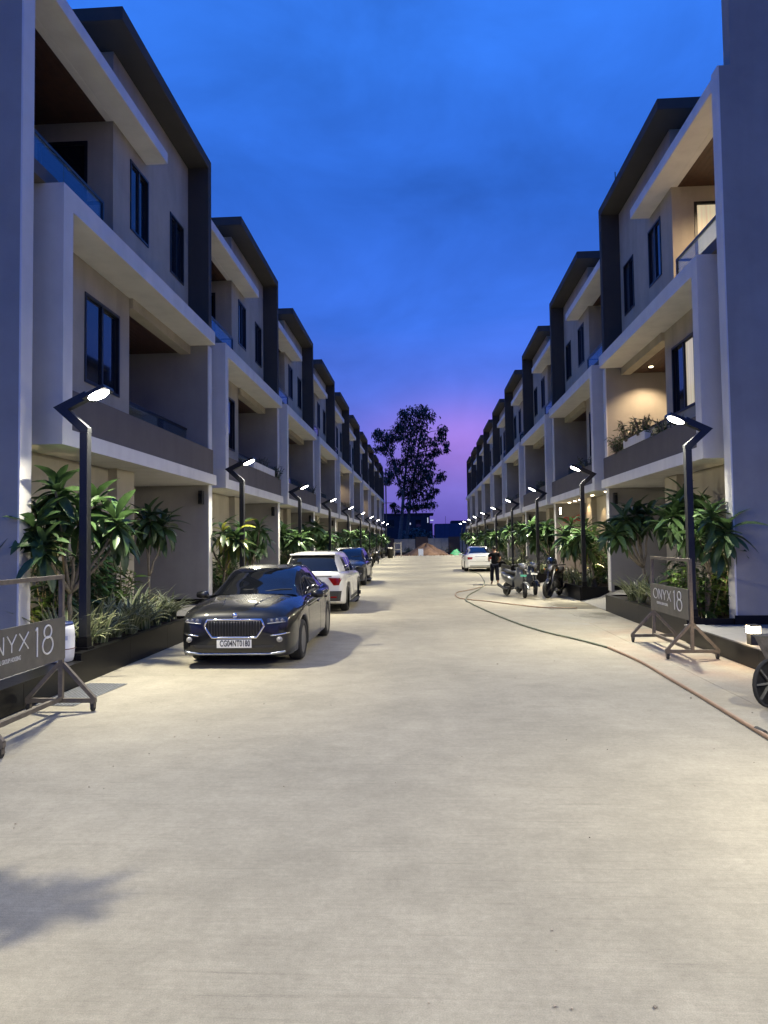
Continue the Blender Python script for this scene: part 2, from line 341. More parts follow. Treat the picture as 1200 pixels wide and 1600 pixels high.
# ------------------------------------------------------------------ town houses
def wallbox(mb, bx, d0, d1, y0, y1, z0, z1, holes):
    y = y0
    for (a, b, c, e) in sorted(holes):
        bx(mb, d0, d1, y, a, z0, z1); bx(mb, d0, d1, a, b, z0, c); bx(mb, d0, d1, a, b, e, z1); y = b
    bx(mb, d0, d1, y, y1, z0, z1)
def house(s, idx, total, label, end=False, lit=None):
    """lit: None, 'all' (nearest right house), 'porch' (warm ground floor), 'balcony'"""
    b = (BL if s < 0 else BR)+P*idx
    root = thing('townhouse', label, 'house', (s*4.87, b, 0), group='terraced townhouses along the left of the road' if s < 0 else 'terraced townhouses along the right of the road')
    X = lambda d: s*(d-4.87)
    def bx(mb, d0, d1, y0, y1, z0, z1):
        if y1-y0 > 1e-4 and z1-z0 > 1e-4: mb.box(X(d0), X(d1), y0, y1, z0, z1)
        return mb
    def part(name, m, *boxes, parent=root, **k):
        mb = MB()
        for q in boxes: bx(mb, *q)
        return mb.build(name, m, parent, **k)
    near = .12 if end else .003
    if end:
        part('end_wall', M['side'], (5.07, 15, -.13, .115, 0, 10.9), (4.885, 5.07, -.13, .115, 0, 9.3))
        part('wall_edge', M['white'], (4.862, 4.8845, -.132, .117, .28, 9.302))
        part('plinth', M['granite'], (4.84, 14, -.15, -.1305, .276, .42))
    # ground floor
    wh = 0
    part('ground_floor_wall', M['wall'], (5.46, 5.65, near, 3.5, 0, 2.975))
    part('pilaster', M['wall'], (5.3, 9.6, 3.5, 4.22, 0, 2.978))
    part('carport_wall', M['side'], (9.6, 9.75, 4.22, 7.25, 0, 2.978))
    dr = part('carport_door', M['frame'], (9.55, 9.598, 5.0, 6.4, .3, 2.5))
    part('carport_floor', M['ramp'], (5.05, 9.6, 4.222, 7.248, .0, .30))
    y0r = 5.0 if (s > 0 and end) else 4.36
    rm = MB(); zs = [(4.125, .004), (4.6, .10), (5.05, .295)]
    for (da, za), (db, zb) in zip(zs, zs[1:]):
        rm.quad((X(da), y0r, za), (X(da), 7.49, za), (X(db), 7.49, zb), (X(db), y0r, zb))
        rm.quad((X(da), y0r, za), (X(db), y0r, zb), (X(db), y0r, -.02), (X(da), y0r, -.02)); rm.quad((X(da), 7.49, za), (X(db), 7.49, zb), (X(db), 7.49, -.02), (X(da), 7.49, -.02))
    rm.build('ramp', M['ramp'], root, fix=False)
    # party wall at the far side, its pale edge
    part('party_wall', M['side'], (4.885, 12, 7.252, 7.498, 0, 6.178))
    part('wall_edge', M['white'], (4.862, 4.8845, 7.25, 7.5, .28, 6.176))
    part('plinth', M['granite'], (4.95, 9.5, 7.236, 7.2515, .30, .42))
    lamp = part('wall_lamp', M['frame'], (4.97, 5.06, 7.10, 7.25, 2.55, 2.85))
    part('lamp_lens', M['warm_led'] if lit == 'porch' else M['glass'], (4.985, 5.045, 7.085, 7.0995, 2.58, 2.82), parent=lamp)
    # first floor: slab, white portal frame, parapet
    part('floor_slab', M['white'], (4.7, 5.3, .55, 7.30, 2.98, 3.2), (5.3, 9.6, near, 7.25, 2.98, 3.2))
    part('column', M['white'], (4.7, 5.345, .55, .80, 3.2005, 6.1795))
    part('beam', M['white'], (4.7, 5.348, .55, 7.23, 6.18, 6.47))
    part('inset_beam', M['wall'], (5.28, 5.52, 4.102, 7.25, 5.99, 6.179))
    part('parapet', M['taupe'], (4.755, 4.86, .802, 7.235, 3.202, 3.77), bevel=.006)
    mb = MB(); wallbox(mb, bx, 5.35, 5.52, near, 4.1, 3.2, 6.4, [(2.42, 3.68, 4.25, 5.70)]); mb.build('first_floor_wall', M['wall'], root)
    part('balcony_side_wall', M['wall'], (5.525, 7.0, 3.9, 4.1, 3.2, 5.988))
    part('balcony_back_wall', M['side'], (7.0, 7.15, 4.1, 7.25, 3.2, 5.99)); part('balcony_door', M['frame'], (6.95, 6.998, 4.6, 6.4, 3.2, 5.4))
    def ceiling(d0, d1, y0, y1, z, planks):
        c = part('ceiling', M['wood'], (d0, d1, y0, y1, z+.03, z+.06)); n = int((d1-d0)/.11)
        mbp = MB()
        for k in range(n):
            q = (d0+k*.11+.004, d0+k*.11+.106, y0+.003, y1-.003, z, z+.0295)
            if planks: part('plank', M['wood'], q, parent=c)
            else: bx(mbp, *q)
        if not planks: mbp.build('planking', M['wood'], c)
    ceiling(5.47, 7.0, 4.1, 7.25, 6.03, lit == 'all')
    part('handrail', M['rail'], (5.36, 5.40, 4.1, 7.25, 4.24, 4.285)); part('glass_railing', M['rail_glass'], (5.374, 5.386, 4.12, 7.24, 3.25, 4.24))
    def window(d, y0, y1, z0, z1, lp=(), cm=None):
        w = MB(); t = .045
        for q in ((y0, y1, z1-t, z1), (y0, y1, z0, z0+t), (y0, y0+t, z0+t, z1-t), (y1-t, y1, z0+t, z1-t)): bx(w, d-.018, d+.10, *q)
        ym = (y0+y1)/2; bx(w, d, d+.07, ym-.03, ym+.03, z0+t, z1-t)
        o = w.build('window', M['frame'], root)
        for i, (a, c) in enumerate(((y0+t, ym-.03), (ym+.03, y1-t))):
            st = MB(); e = .03; dd = d+.02+.02*i
            for q in ((a, c, z1-t-e, z1-t), (a, c, z0+t, z0+t+e), (a, a+e, z0+t+e, z1-t-e), (c-e, c, z0+t+e, z1-t-e)): bx(st, dd, dd+.03, *q)
            st.build('sash', M['frame'], o)
            part('pane', (cm or M['glass_lit']) if i in lp else M['glass'], (dd+.012, dd+.02, a+e, c-e, z0+t+e, z1-t-e), parent=o)
        return o
    L = lit == 'all'
    window(5.35, 2.42, 3.68, 4.25, 5.70, (0,) if L else ())
    # second floor
    part('terrace_kerb', M['taupe'], (4.95, 5.12, near, 3.398, 6.472, 6.66)); part('terrace_floor', M['side'], (5.12, 7.4, near, 3.4, 6.472, 6.5))
    part('handrail', M['rail'], (5.01, 5.05, near+.01, 2.36, 7.07, 7.11), (5.05, 5.335, 2.32, 2.36, 7.07, 7.11), (5.01, 5.05, 2.32, 2.36, 6.66, 7.07))
    part('glass_railing', M['rail_glass'], (5.024, 5.036, near+.01, 1.15, 6.665, 7.068), (5.024, 5.036, 1.165, 2.31, 6.665, 7.068))
    mb = MB(); wallbox(mb, bx, 5.34, 5.52, 3.4, 7.275, 6.472, 10.345, [(4.1, 4.95, 7.48, 8.8), (6.12, 6.95, 7.47, 8.78)]); mb.build('second_floor_wall', M['wall'], root)
    mb = MB(); wallbox(mb, lambda m, a, c, y0, y1, z0, z1: m.box(X(y0), X(y1), a, c, z0, z1), 3.40, 3.55, 5.522, 7.4, 6.472, 10.345, [(5.8, 6.7, 6.5, 8.75)]); mb.build('return_wall', M['wall'], root)
    door = MB()
    for q in ((5.8, 5.86, 6.5, 8.75), (6.64, 6.7, 6.5, 8.75), (5.86, 6.64, 8.69, 8.75)): bx(door, q[0], q[1], 3.385, 3.5, q[2], q[3])
    dr = door.build('terrace_door', M['frame'], root); part('pane', M['glass_lit'] if L else M['glass'], (5.86, 6.64, 3.43, 3.45, 6.5, 8.69), parent=dr)
    part('terrace_back_wall', M['side'], (7.4, 7.55, near, 3.55, 6.47, 9.1))
    window(5.34, 4.1, 4.95, 7.48, 8.8, (1,) if L else (), M['glass_curtain']); window(5.34, 6.12, 6.95, 7.47, 8.78, (1,) if L else (), M['glass_curtain'])
    ns = .118 if end else .003
    part('upper_slab', M['white'], (4.9, 5.337, ns, 4.83, 9.08, 9.30), (5.337, 5.47, ns, 3.398, 9.08, 9.30), bevel=.008)
    part('terrace_roof', M['white'], (5.47, 9, near, 3.398, 9.15, 9.30)); ceiling(5.475, 7.4, near, 3.398, 9.085, lit == 'all')
    # charcoal roof hood and fin
    part('roof', M['dark'], (4.86, 10, 2.68, 7.498, 10.35, 10.58), bevel=.006)
    part('fin', M['dark'], (4.862, 5.60, 7.28, 7.497, 6.472, 10.348), bevel=.006)
    part('rear_block', M['side'], (9.76, 15, near, 7.49, 0, 9.06), (7.56, 15, 3.56, 7.27, 9.06, 10.34), (7.16, 9.6, near, 7.25, 3.21, 9.05))
    def light(kind, loc, energy, col, aim=(0, 0, -1), size=.06, angle=110, blend=.6):
        ld = bpy.data.lights.new('lamp_light', kind); ld.energy = energy; ld.color = col
        if kind == 'SPOT': ld.spot_size = R_(angle); ld.spot_blend = blend
        ld.shadow_soft_size = size
        o = bpy.data.objects.new('lamp_light', ld); COL.objects.link(o); o.parent = root
        o.location = Vector((X(loc[0]), loc[1], loc[2]))*U; o.rotation_euler = Vector((s*aim[0], aim[1], aim[2])).to_track_quat('-Z', 'Y').to_euler()
    warm = (1, .72, .42)
    def downlight(d, y, z, e, ang=100):
        MB().lathe([(.0, -.012), (.045, -.012), (.05, .0)], (X(d), y, z), n=14).build('downlight', M['warm_led'], root)
        light('SPOT', (d, y, z-.03), e, warm, size=.04, angle=ang)
    if lit == 'all':
        downlight(5.85, 6.6, 6.03, 300, 125); downlight(6.5, 1.7, 9.085, 560, 150); downlight(6.2, 5.0, 6.03, 200, 150)
    if lit == 'all': MB().tube([(X(5.0), 6.3, 10.58), (X(5.0), 6.3, 11.0)], .012, 5).build('aerial', M['pole'], root)
    if lit == 'balcony': downlight(6.0, 6.4, 6.03, 170, 130)
    if lit == 'porch':
        for y in (1.0, 2.6, 3.85): downlight(5.12, y, 2.975, 60, 100)
        for y in (4.9, 5.7, 6.6): downlight(5.25, y, 2.975, 60, 100)
        downlight(7.0, 5.7, 2.975, 110, 140)
        # red script lettering fixed to the party wall under the slab
        sg = MB(); wx = lambda a, z: (X(5.1+a), 7.235, z)
        def loop(cx, cz, rx, rz, a0, a1, n=10): return [wx(cx+rx*math.cos(lerp(a0, a1, i/n)), cz+rz*math.sin(lerp(a0, a1, i/n))) for i in range(n+1)]
        c0 = .0
        sg.tube(loop(.62, 2.44, .10, .10, .9, 5.4), .016, 6); sg.tube(loop(.40, 2.40, .07, .07, 0, 6.28), .014, 6); sg.tube([wx(.33, 2.47), wx(.27, 2.33), wx(.2, 2.47)], .014, 6)
        sg.tube(loop(.13, 2.40, .06, .065, .8, 6.0), .014, 6); sg.tube([wx(.74, 2.50), wx(.82, 2.56), wx(.9, 2.62)], .01, 6); sg.tube([wx(.5, 2.30), wx(.3, 2.24), wx(.05, 2.28)], .010, 6)
        sg.build('lettering', mat('red letters', (.6, .04, .015), .5), root)
    return root
ORD = ['nearest', 'second', 'third', 'fourth', 'fifth', 'sixth', 'seventh', 'eighth', 'ninth', 'farthest']
lh = ['three-storey beige townhouse behind the white drum, nearest of the left row', 'three-storey beige townhouse behind the black sedan, with white planter trough on its parapet']
lh += ['%s three-storey beige townhouse of the left row, counted from the camera' % o for o in ORD[2:10]]
lh[4] = 'fifth beige townhouse of the left row, with a warmly lit first-floor balcony'; lh[6] = 'seventh beige townhouse of the left row, its upper balcony lit warm'
rh = ['beige townhouse with lit windows, glowing wooden balcony ceilings and plants on its parapet', 'beige townhouse with warm downlights and red lettering under its slab']
rh += ['%s three-storey beige townhouse of the right row, counted from the camera' % o for o in ORD[2:8]]+['farthest three-storey beige townhouse at the end of the right row']
for s, n, labs, lits in ((-1, NL, lh, {4: 'balcony', 6: 'balcony'}), (1, NR, rh, {0: 'all', 1: 'porch'})):
    proto = None
    for i in range(n):
        if i == 0 or i in lits: house(s, i, n, labs[i], i == 0, lits.get(i))
        elif proto is None: proto = house(s, i, n, labs[i])
        else:
            c = copy_tree(proto); c.location.y = ((BL if s < 0 else BR)+P*i)*U; c['label'] = labs[i]
            rc = random.Random(i*5+s)
            for w in c.children:        # some rooms have their curtains drawn
                if w.name.split('.')[0] == 'window':
                    for q in w.children:
                        if q.name.split('.')[0] == 'pane' and rc.random() < .3: q.material_slots[0].link = 'OBJECT'; q.material_slots[0].material = M['glass_curtain']

# ------------------------------------------------------------------ planters
def planter(s, y0, ln, label, h=.37):
    t = thing('planter', label, 'planter', (s*4.11, y0, 0), group='black granite planters in front of the houses')
    n = max(1, round(ln/1.3)); w = ln/n
    for k in range(n):
        MB().box(0, s*.05, k*w+.002, (k+1)*w-.002, 0, h-.022).build('granite_slab', M['granite'], t)
        MB().box(-s*.008, s*.10, k*w+.002, (k+1)*w-.002, h-.02, h).build('coping_slab', M['granite'], t)
    for yy in (0, ln-.05):
        MB().box(s*.052, s*.86, yy+.001, yy+.049, 0, h-.002).build('granite_slab', M['granite'], t)
    rnd = random.Random(int(y0*10)); rows = []
    for i in range(int(ln/.15)+1):
        yy = min(.05+i*.15, ln-.05); rows.append([(s*(.102+j*.155), yy, h-.05+rnd.uniform(-.012, .03)) for j in range(9)])
    MB().grid(rows).build('soil', M['soil'], t, fix=False, smooth=True)
    return t
for s, n in ((-1, NL), (1, NR)):
    for i in range(n):
        side = 'left' if s < 0 else 'right'
        lab = 'black granite planter bed in front of the %s house of the %s row' % (ORD[i] if i < n-1 else 'farthest', side)
        if s < 0 and i == 0: lab = 'black granite planter bed beside the white drum, full of strap-leaved plants'
        if s > 0 and i == 0: lab = 'black granite planter bed behind the small right-hand sign stand'
        planter(s, (BL if s < 0 else BR)+P*i-(.0 if i else .10), 4.2 if not (s > 0 and i == 0) else 4.95, lab)

# ------------------------------------------------------------------ street lamps
def mitre(pts, w):
    """outline of a bent bar of width w in the xz plane"""
    L, Rr = [], []; n = len(pts); pts = [Vector((p[0], p[1])) for p in pts]
    for i in range(n):
        d0 = (pts[i]-pts[i-1]).normalized() if i else None; d1 = (pts[i+1]-pts[i]).normalized() if i < n-1 else None
        if d0 is None: nn = Vector((-d1.y, d1.x)); k = 1
        elif d1 is None: nn = Vector((-d0.y, d0.x)); k = 1
        else:
            a, b_ = Vector((-d0.y, d0.x)), Vector((-d1.y, d1.x)); nn = (a+b_).normalized(); k = 1/max(.35, nn.dot(a))
        L.append(pts[i]+nn*(w/2*k)); Rr.append(pts[i]-nn*(w/2*k))
    return L, Rr
def street_lamp(s, base_z):
    t = thing('street_lamp', None, 'street lamp', group='black cranked street lamps along the road')
    w = .105
    MB().box(-.085, .085, -.085, .085, 0, .03).box(-.062, .062, -.062, .062, .03, .15).build('base', M['granite'], t)
    pl = MB(); zt = 3.09-base_z
    for (a, c) in (((0, .15), (0, zt)),): pl.box(-w/2, w/2, -w/2, w/2, .15, zt-.03)
    pl.build('pole', M['pole'], t, bevel=.006)
    L, Rr = mitre([(0, zt-.03), (0, zt+.01), (s*.30, zt+.28), (-s*.03, zt+.28+.16)], w)
    ar = MB()
    ar.v = [(p.x, y, p.y) for y in (-w/2, w/2) for p in L+Rr]; n = len(L); m = 2*n
    for i in range(n-1):
        ar.f += [(i, i+1, n+i+1, n+i), (m+i, m+n+i, m+n+i+1, m+i+1), (i, m+i, m+i+1, i+1), (n+i, n+i+1, m+n+i+1, m+n+i)]
    ar.f += [(0, n, m+n, m), (n-1, m+n-1, m+2*n-1, 2*n-1)]
    ar.build('arm', M['pole'], t)
    # head: flat housing along the arm's direction, lens under it
    ad = Vector((-s*.90, 0, .436)); nd = Vector((-s*.436, 0, -.90)); hc = Vector((-s*.165, 0, zt+.455)); sd = Vector((0, 1, 0))
    Mx = Matrix((ad, sd, -nd)).transposed().to_4x4(); Mx.translation = hc
    hb = MB().merge(MB().box(-.165, .15, -.14, .14, -.01, .035), Mx)
    for k in range(6): hb.merge(MB().box(-.13, .11, -.09+k*.034, -.083+k*.034, .035, .055), Mx)
    h = hb.build('head', M['pole'], t)
    MB().merge(MB().lathe([(0, -.026), (.112, -.026), (.134, -.0105)], n=24), Mx).build('lens', M['led'], h)
    ld = bpy.data.lights.new('lamp_light', 'AREA'); ld.shape = 'DISK'; ld.size = .2*U; ld.energy = LAMP_W; ld.color = LAMP_COL; ld.spread = R_(146)
    lo = bpy.data.objects.new('lamp_light', ld); COL.objects.link(lo); lo.parent = t
    lo.location = (hc+nd*.03)*U; lo.rotation_euler = nd.to_track_quat('-Z', 'Y').to_euler()
    return t
for s, y0, n in ((-1, 8.45, 10), (1, 11.37, 10)):
    side = 'left' if s < 0 else 'right'; proto = None
    for k in range(-2, n):
        z = .37 if k >= 0 else .28
        o = copy_tree(proto) if (proto and k > 0) else street_lamp(s, z)
        if k == 0: proto = o
        o.location = Vector((s*4.22, y0+P*k, z))*U
        o['label'] = ('%s lit black cranked street lamp of the %s row, counted from the camera' % (ORD[k] if k < 9 else 'farthest', side)) if k >= 0 else 'lit black cranked street lamp %s the camera on the %s forecourt' % (['beside', 'behind'][-k-1], side)

# ------------------------------------------------------------------ planting
def leaf_mesh(name, ln, wd, droop, m, seed=0):
    mb = MB(); rows = []; r = random.Random(seed); tw = r.uniform(-.12, .12)
    for t in (0, .12, .3, .52, .74, .9, 1):
        w = wd*(.06+1.02*math.sin(math.pi*min(1, t*.93+.07))**.9*(.55+.45*t) if t < 1 else .02); z = -droop*ln*t*t; x = ln*(t-.12*droop*t*t)
        rows.append([(x, -w/2, z+w*.22-tw*w*t), (x, 0, z), (x, w/2, z+w*.22+tw*w*t)])
    return mb.grid(rows).mesh(name, m, smooth=True, fix=False)
LEAVES = [leaf_mesh('leaf', .44, .15, d, M['leaf'], i) for i, d in enumerate((.2, .4, .65))]
LEAVES_P = [leaf_mesh('leaf', .42, .12, d, M['leaf_pale'], i) for i, d in enumerate((.4, .6))]
def leaf_geo(ln, wd, droop):
    mb = MB(); rows = []
    for t in (0, .2, .5, .8, 1):
        w = wd*(.1+math.sin(math.pi*min(1, t*.93+.07)) if t < 1 else .03); z = -droop*ln*t*t
        rows.append([(ln*(t-.1*droop*t*t), -w/2, z+w*.2), (ln*(t-.1*droop*t*t), 0, z), (ln*(t-.1*droop*t*t), w/2, z+w*.2)])
    return mb.grid(rows)
LG = [leaf_geo(.46, .16, d) for d in (.2, .4, .65)]
def orient(pos, az, elv, rollv, sc_=1.0):
    d = Vector((math.cos(az)*math.cos(elv), math.sin(az)*math.cos(elv), math.sin(elv)))
    y = Vector((-math.sin(az), math.cos(az), 0)); z = d.cross(y)
    Mx = Matrix((d, y, z)).transposed().to_4x4() @ Matrix.Rotation(rollv, 4, 'X')
    Mx = Matrix.Translation(Vector(pos)) @ Mx @ Matrix.Scale(sc_, 4); return Mx
def rosette(r, pos, rad, n):
    """poses of the leaves that spread from one branch tip"""
    res = []
    for k in range(n):
        az = k*2.4+r.uniform(-.3, .3); t = k/n
        elv = lerp(1.2, -.95, t**.8)+r.uniform(-.22, .22)
        p = Vector(pos)+Vector((r.uniform(-.04, .04), r.uniform(-.04, .04), .05-t*.18))
        res.append((p, az, elv, r.uniform(-.5, .5), rad/.44*r.uniform(.75, 1.15)))
    return res
def limb(mb, a, b, r0_, r1, sag, rnd, n=6):
    a, b = Vector(a), Vector(b); pts = []
    for i in range(n+1):
        t = i/n; p = a.lerp(b, t); p.z += sag*math.sin(math.pi*t)*-1; j = .02*math.sin(math.pi*t); p += Vector((rnd.uniform(-j, j), rnd.uniform(-j, j), 0)); pts.append(p)
    mb.tube(pts, [lerp(r0_, r1, i/n) for i in range(n+1)], 7)
def frangipani(base, tips, label, nl=17, single=True, seed=1, pale=0, fork=.45, thick=.035):
    r = random.Random(seed); b = Vector(base)
    t = thing('frangipani_tree', label, 'tree', base, group='broad-leaved frangipani trees in the planters')
    tr = MB(); c = sum((Vector(q[:3]) for q in tips), Vector())/len(tips)-b
    fk = Vector((c.x*.35, c.y*.35, c.z*fork))
    limb(tr, (0, 0, -.06), fk, thick*1.15, thick*.85, 0, r)
    crown = MB()
    for q in tips:
        e = Vector(q[:3])-b
        limb(tr, fk, e-Vector((0, 0, .02)), thick*.75, thick*.45, .06*(e-fk).length, r)
        for (p, az, elv, ro, s_) in rosette(r, e, q[3], nl):
            if single:
                pl = LEAVES_P if r.random() < pale else LEAVES
                o = put('leaf', pl[r.randrange(len(pl))], t); o.matrix_local = Matrix.Translation(p*(U-1)) @ orient(p, az, elv, ro, s_)
            else: crown.merge(LG[r.randrange(3)], orient(p, az, elv, ro, s_))
    tr.build('trunk', M['bark'], t, smooth=True, fix=False)
    if not single: crown.build('crown', M['leaf'], t, smooth=True, fix=False)
    return t
def strap_plant(base, h, n, label, seed, parent=None):
    r = random.Random(seed); mb = MB(); mb.col = []
    for k in range(n):
        az = r.uniform(0, 6.28); L = h*r.uniform(1.0, 1.9); e0 = r.uniform(.95, 1.5); bend = r.uniform(.7, 1.75); w = r.uniform(.018, .032)
        p = Vector((r.uniform(-.06, .06), r.uniform(-.06, .06), 0)); rows = []; e = e0; S = Vector((-math.sin(az), math.cos(az), 0))
        g_ = r.uniform(.6, 1.15)
        for i in range(7):
            t = i/6; ww = w*(1-t**3*.95)
            rows.append([p-S*ww, p+Vector((0, 0, -ww*.5)), p+S*ww])
            for c in ((.50, .51, .32), (.09, .15, .05), (.50, .51, .32)): mb.col.append((c[0]*g_, c[1]*g_, c[2]*g_, 1))
            p = p+Vector((math.cos(az)*math.cos(e), math.sin(az)*math.cos(e), math.sin(e)))*(L/6); e -= bend/6
        mb.grid(rows)
    o = mb.build('strap_leaf_plant', M['spider'], None, base, smooth=True, fix=False)
    return tag(o, label, 'plant', 'variegated strap-leaved plants in the planters')
def shrub(base, h, ns, label, seed, m='shrub', ll=.24, lw=.035, spread=.28, name='shrub'):
    r = random.Random(seed); t = thing(name, label, 'shrub', base, group='lance-leaved shrubs in the planters')
    st = MB(); fo = MB()
    for k in range(ns):
        a = r.uniform(0, 6.28); d = spread*math.sqrt(r.random()); H = h*r.uniform(.6, 1.1); p0 = Vector((d*.5*math.cos(a), d*.5*math.sin(a), -.04)); p1 = Vector((d*1.3*math.cos(a), d*1.3*math.sin(a), H))
        st.tube([p0, p0.lerp(p1, .5)+Vector((0, 0, .03)), p1], [.011, .009, .005], 5)
        m_ = int(13*H/1.0)+8
        for j in range(m_):
            q = p0.lerp(p1, .12+.88*j/m_); fo.merge(LGS, orient(q, j*2.4+r.uniform(-.4, .4), r.uniform(-.35, .75), r.uniform(-.6, .6), ll/.24*r.uniform(.7, 1.2)))
    st.build('stem', M['bark'], t, fix=False); fo.build('foliage', M[m], t, smooth=True, fix=False)
    return t
def mini(ln, wd, droop):
    mb = MB(); rows = []
    for t in (0, .35, .7, 1):
        w = wd*(.15+math.sin(math.pi*min(1, t*.9+.08)) if t < 1 else .04); z = -droop*ln*t*t; rows.append([(ln*t, -w/2, z), (ln*t, w/2, z+.15*w)])
    return mb.grid(rows)
LGS = mini(.24, .045, .35)
# left planter of the nearest house
frangipani((-4.66, 8.9, .33), [(-4.76, 8.32, 1.88, .44), (-4.68, 8.6, 2.36, .42), (-4.88, 9.0, 2.2, .42), (-4.5, 8.85, 2.0, .42), (-4.45, 9.2, 2.2, .42), (-4.12, 9.15, 1.97, .46), (-4.25, 9.5, 1.8, .42), (-4.62, 8.25, 1.62, .4), (-4.9, 8.6, 1.95, .40)],
           'large frangipani tree with two pale trunks beside the nearest lamp post, left side', 28, True, 11, fork=.42)
frangipani((-4.85, 11.95, .33), [(-4.78, 11.9, 2.12, .42), (-4.6, 12.1, 2.0, .42), (-5.0, 12.2, 2.0, .4)], 'slender frangipani tree before the dark carport, behind the strap-leaved bed on the left', 28, True, 12, thick=.026)
k = 0
for (x, y, h) in ((-4.42, 8.85, .36), (-4.40, 9.25, .40), (-4.62, 9.55, .46), (-4.42, 9.75, .40), (-4.40, 10.25, .42), (-4.66, 10.2, .48), (-4.42, 10.75, .42), (-4.68, 10.85, .5), (-4.45, 11.3, .42), (-4.72, 11.45, .5), (-4.46, 11.85, .40), (-4.95, 11.7, .46), (-4.5, 12.2, .34)):
    k += 1
    strap_plant((x, y, .33), h, 34, 'strap-leaved striped plant, %s of the bed along the left planter edge from the drum' % (['first', 'second', 'third', 'fourth', 'fifth', 'sixth', 'seventh', 'eighth', 'ninth', 'tenth', 'eleventh', 'twelfth', 'last'][k-1]), 40+k)
strap_plant((-4.55, 8.5, .33), .5, 22, 'upright strap-leaved plant between the sign post and the white drum', 77)
for i, (x, y, h, ns, m, lab) in enumerate(((-5.0, 9.2, 1.15, 13, 'shrub', 'dark lance-leaved shrub against the corner of the left end wall'), (-5.15, 9.9, 1.3, 17, 'shrub', 'dark lance-leaved shrub behind the nearest left lamp post'), (-5.15, 10.6, 1.4, 19, 'shrub', 'tall dark lance-leaved shrub in the middle of the left planter'), (-5.1, 11.3, 1.15, 15, 'shrub_yel', 'lime green lance-leaved shrub next to the slender left frangipani'), (-4.85, 8.7, .7, 5, 'shrub_yel', 'small yellow-green shrub behind the white drum'))):
    shrub((x, y, .33), h, ns, lab, 60+i, m, spread=.24)
# right planter of the nearest house
frangipani((4.62, 11.8, .33), [(4.76, 11.28, 1.74, .46), (4.62, 11.5, 1.98, .44), (4.55, 11.85, 1.66, .4), (4.72, 11.5, 1.5, .38), (4.8, 12.1, 1.95, .42)], 'frangipani tree with drooping leaves beside the right end wall', 26, True, 13, fork=.5)
frangipani((4.95, 13.1, .33), [(4.65, 13.1, 2.25, .44), (4.85, 13.4, 2.4, .42), (4.95, 12.9, 2.2, .42), (4.5, 13.3, 1.95, .42), (4.7, 12.8, 1.75, .42), (5.1, 13.3, 2.0, .42), (4.5, 12.9, 2.05, .4)], 'tall frangipani tree behind the nearest right lamp post', 28, True, 14, fork=.5)
frangipani((4.72, 14.9, .33), [(4.2, 14.9, 2.0, .44), (4.45, 15.1, 2.15, .44), (3.95, 15.2, 1.85, .42), (4.6, 15.3, 2.05, .42), (4.75, 15.0, 2.15, .42), (4.25, 15.5, 1.95, .44), (3.98, 14.7, 1.75, .4)], 'leaning frangipani tree with bare forked trunk in front of the right carport', 28, True, 15, fork=.42)
for i, (x, y, h, lab) in enumerate(((4.42, 14.6, .42, 'striped strap-leaved plant left of the small right sign, in front'), (4.36, 15.1, .42, 'striped strap-leaved plant at the carport end of the nearest right planter'), (4.6, 14.2, .44, 'striped strap-leaved plant just behind the small right sign board'), (4.42, 13.7, .40, 'striped strap-leaved plant behind the far post of the right sign'))):
    strap_plant((x, y, .33), h, 36, lab, 90+i)
for i, (x, y, h, ns, m, lab) in enumerate(((4.98, 12.25, .95, 13, 'shrub', 'lance-leaved shrub lit by a spotlight against the right end wall'), (4.6, 11.85, .75, 13, 'shrub_yel', 'bright lime shrub at the camera end of the right planter'), (5.0, 12.6, 1.1, 16, 'shrub', 'dark shrub between the two nearest right frangipani trunks'), (4.8, 13.4, 1.05, 17, 'shrub', 'dark shrub behind the right sign board'), (4.5, 12.4, .75, 12, 'shrub_yel', 'lime green shrub beside the nearest right lamp post'))):
    shrub((x, y, .33), h, ns, lab, 160+i, m, spread=.24)
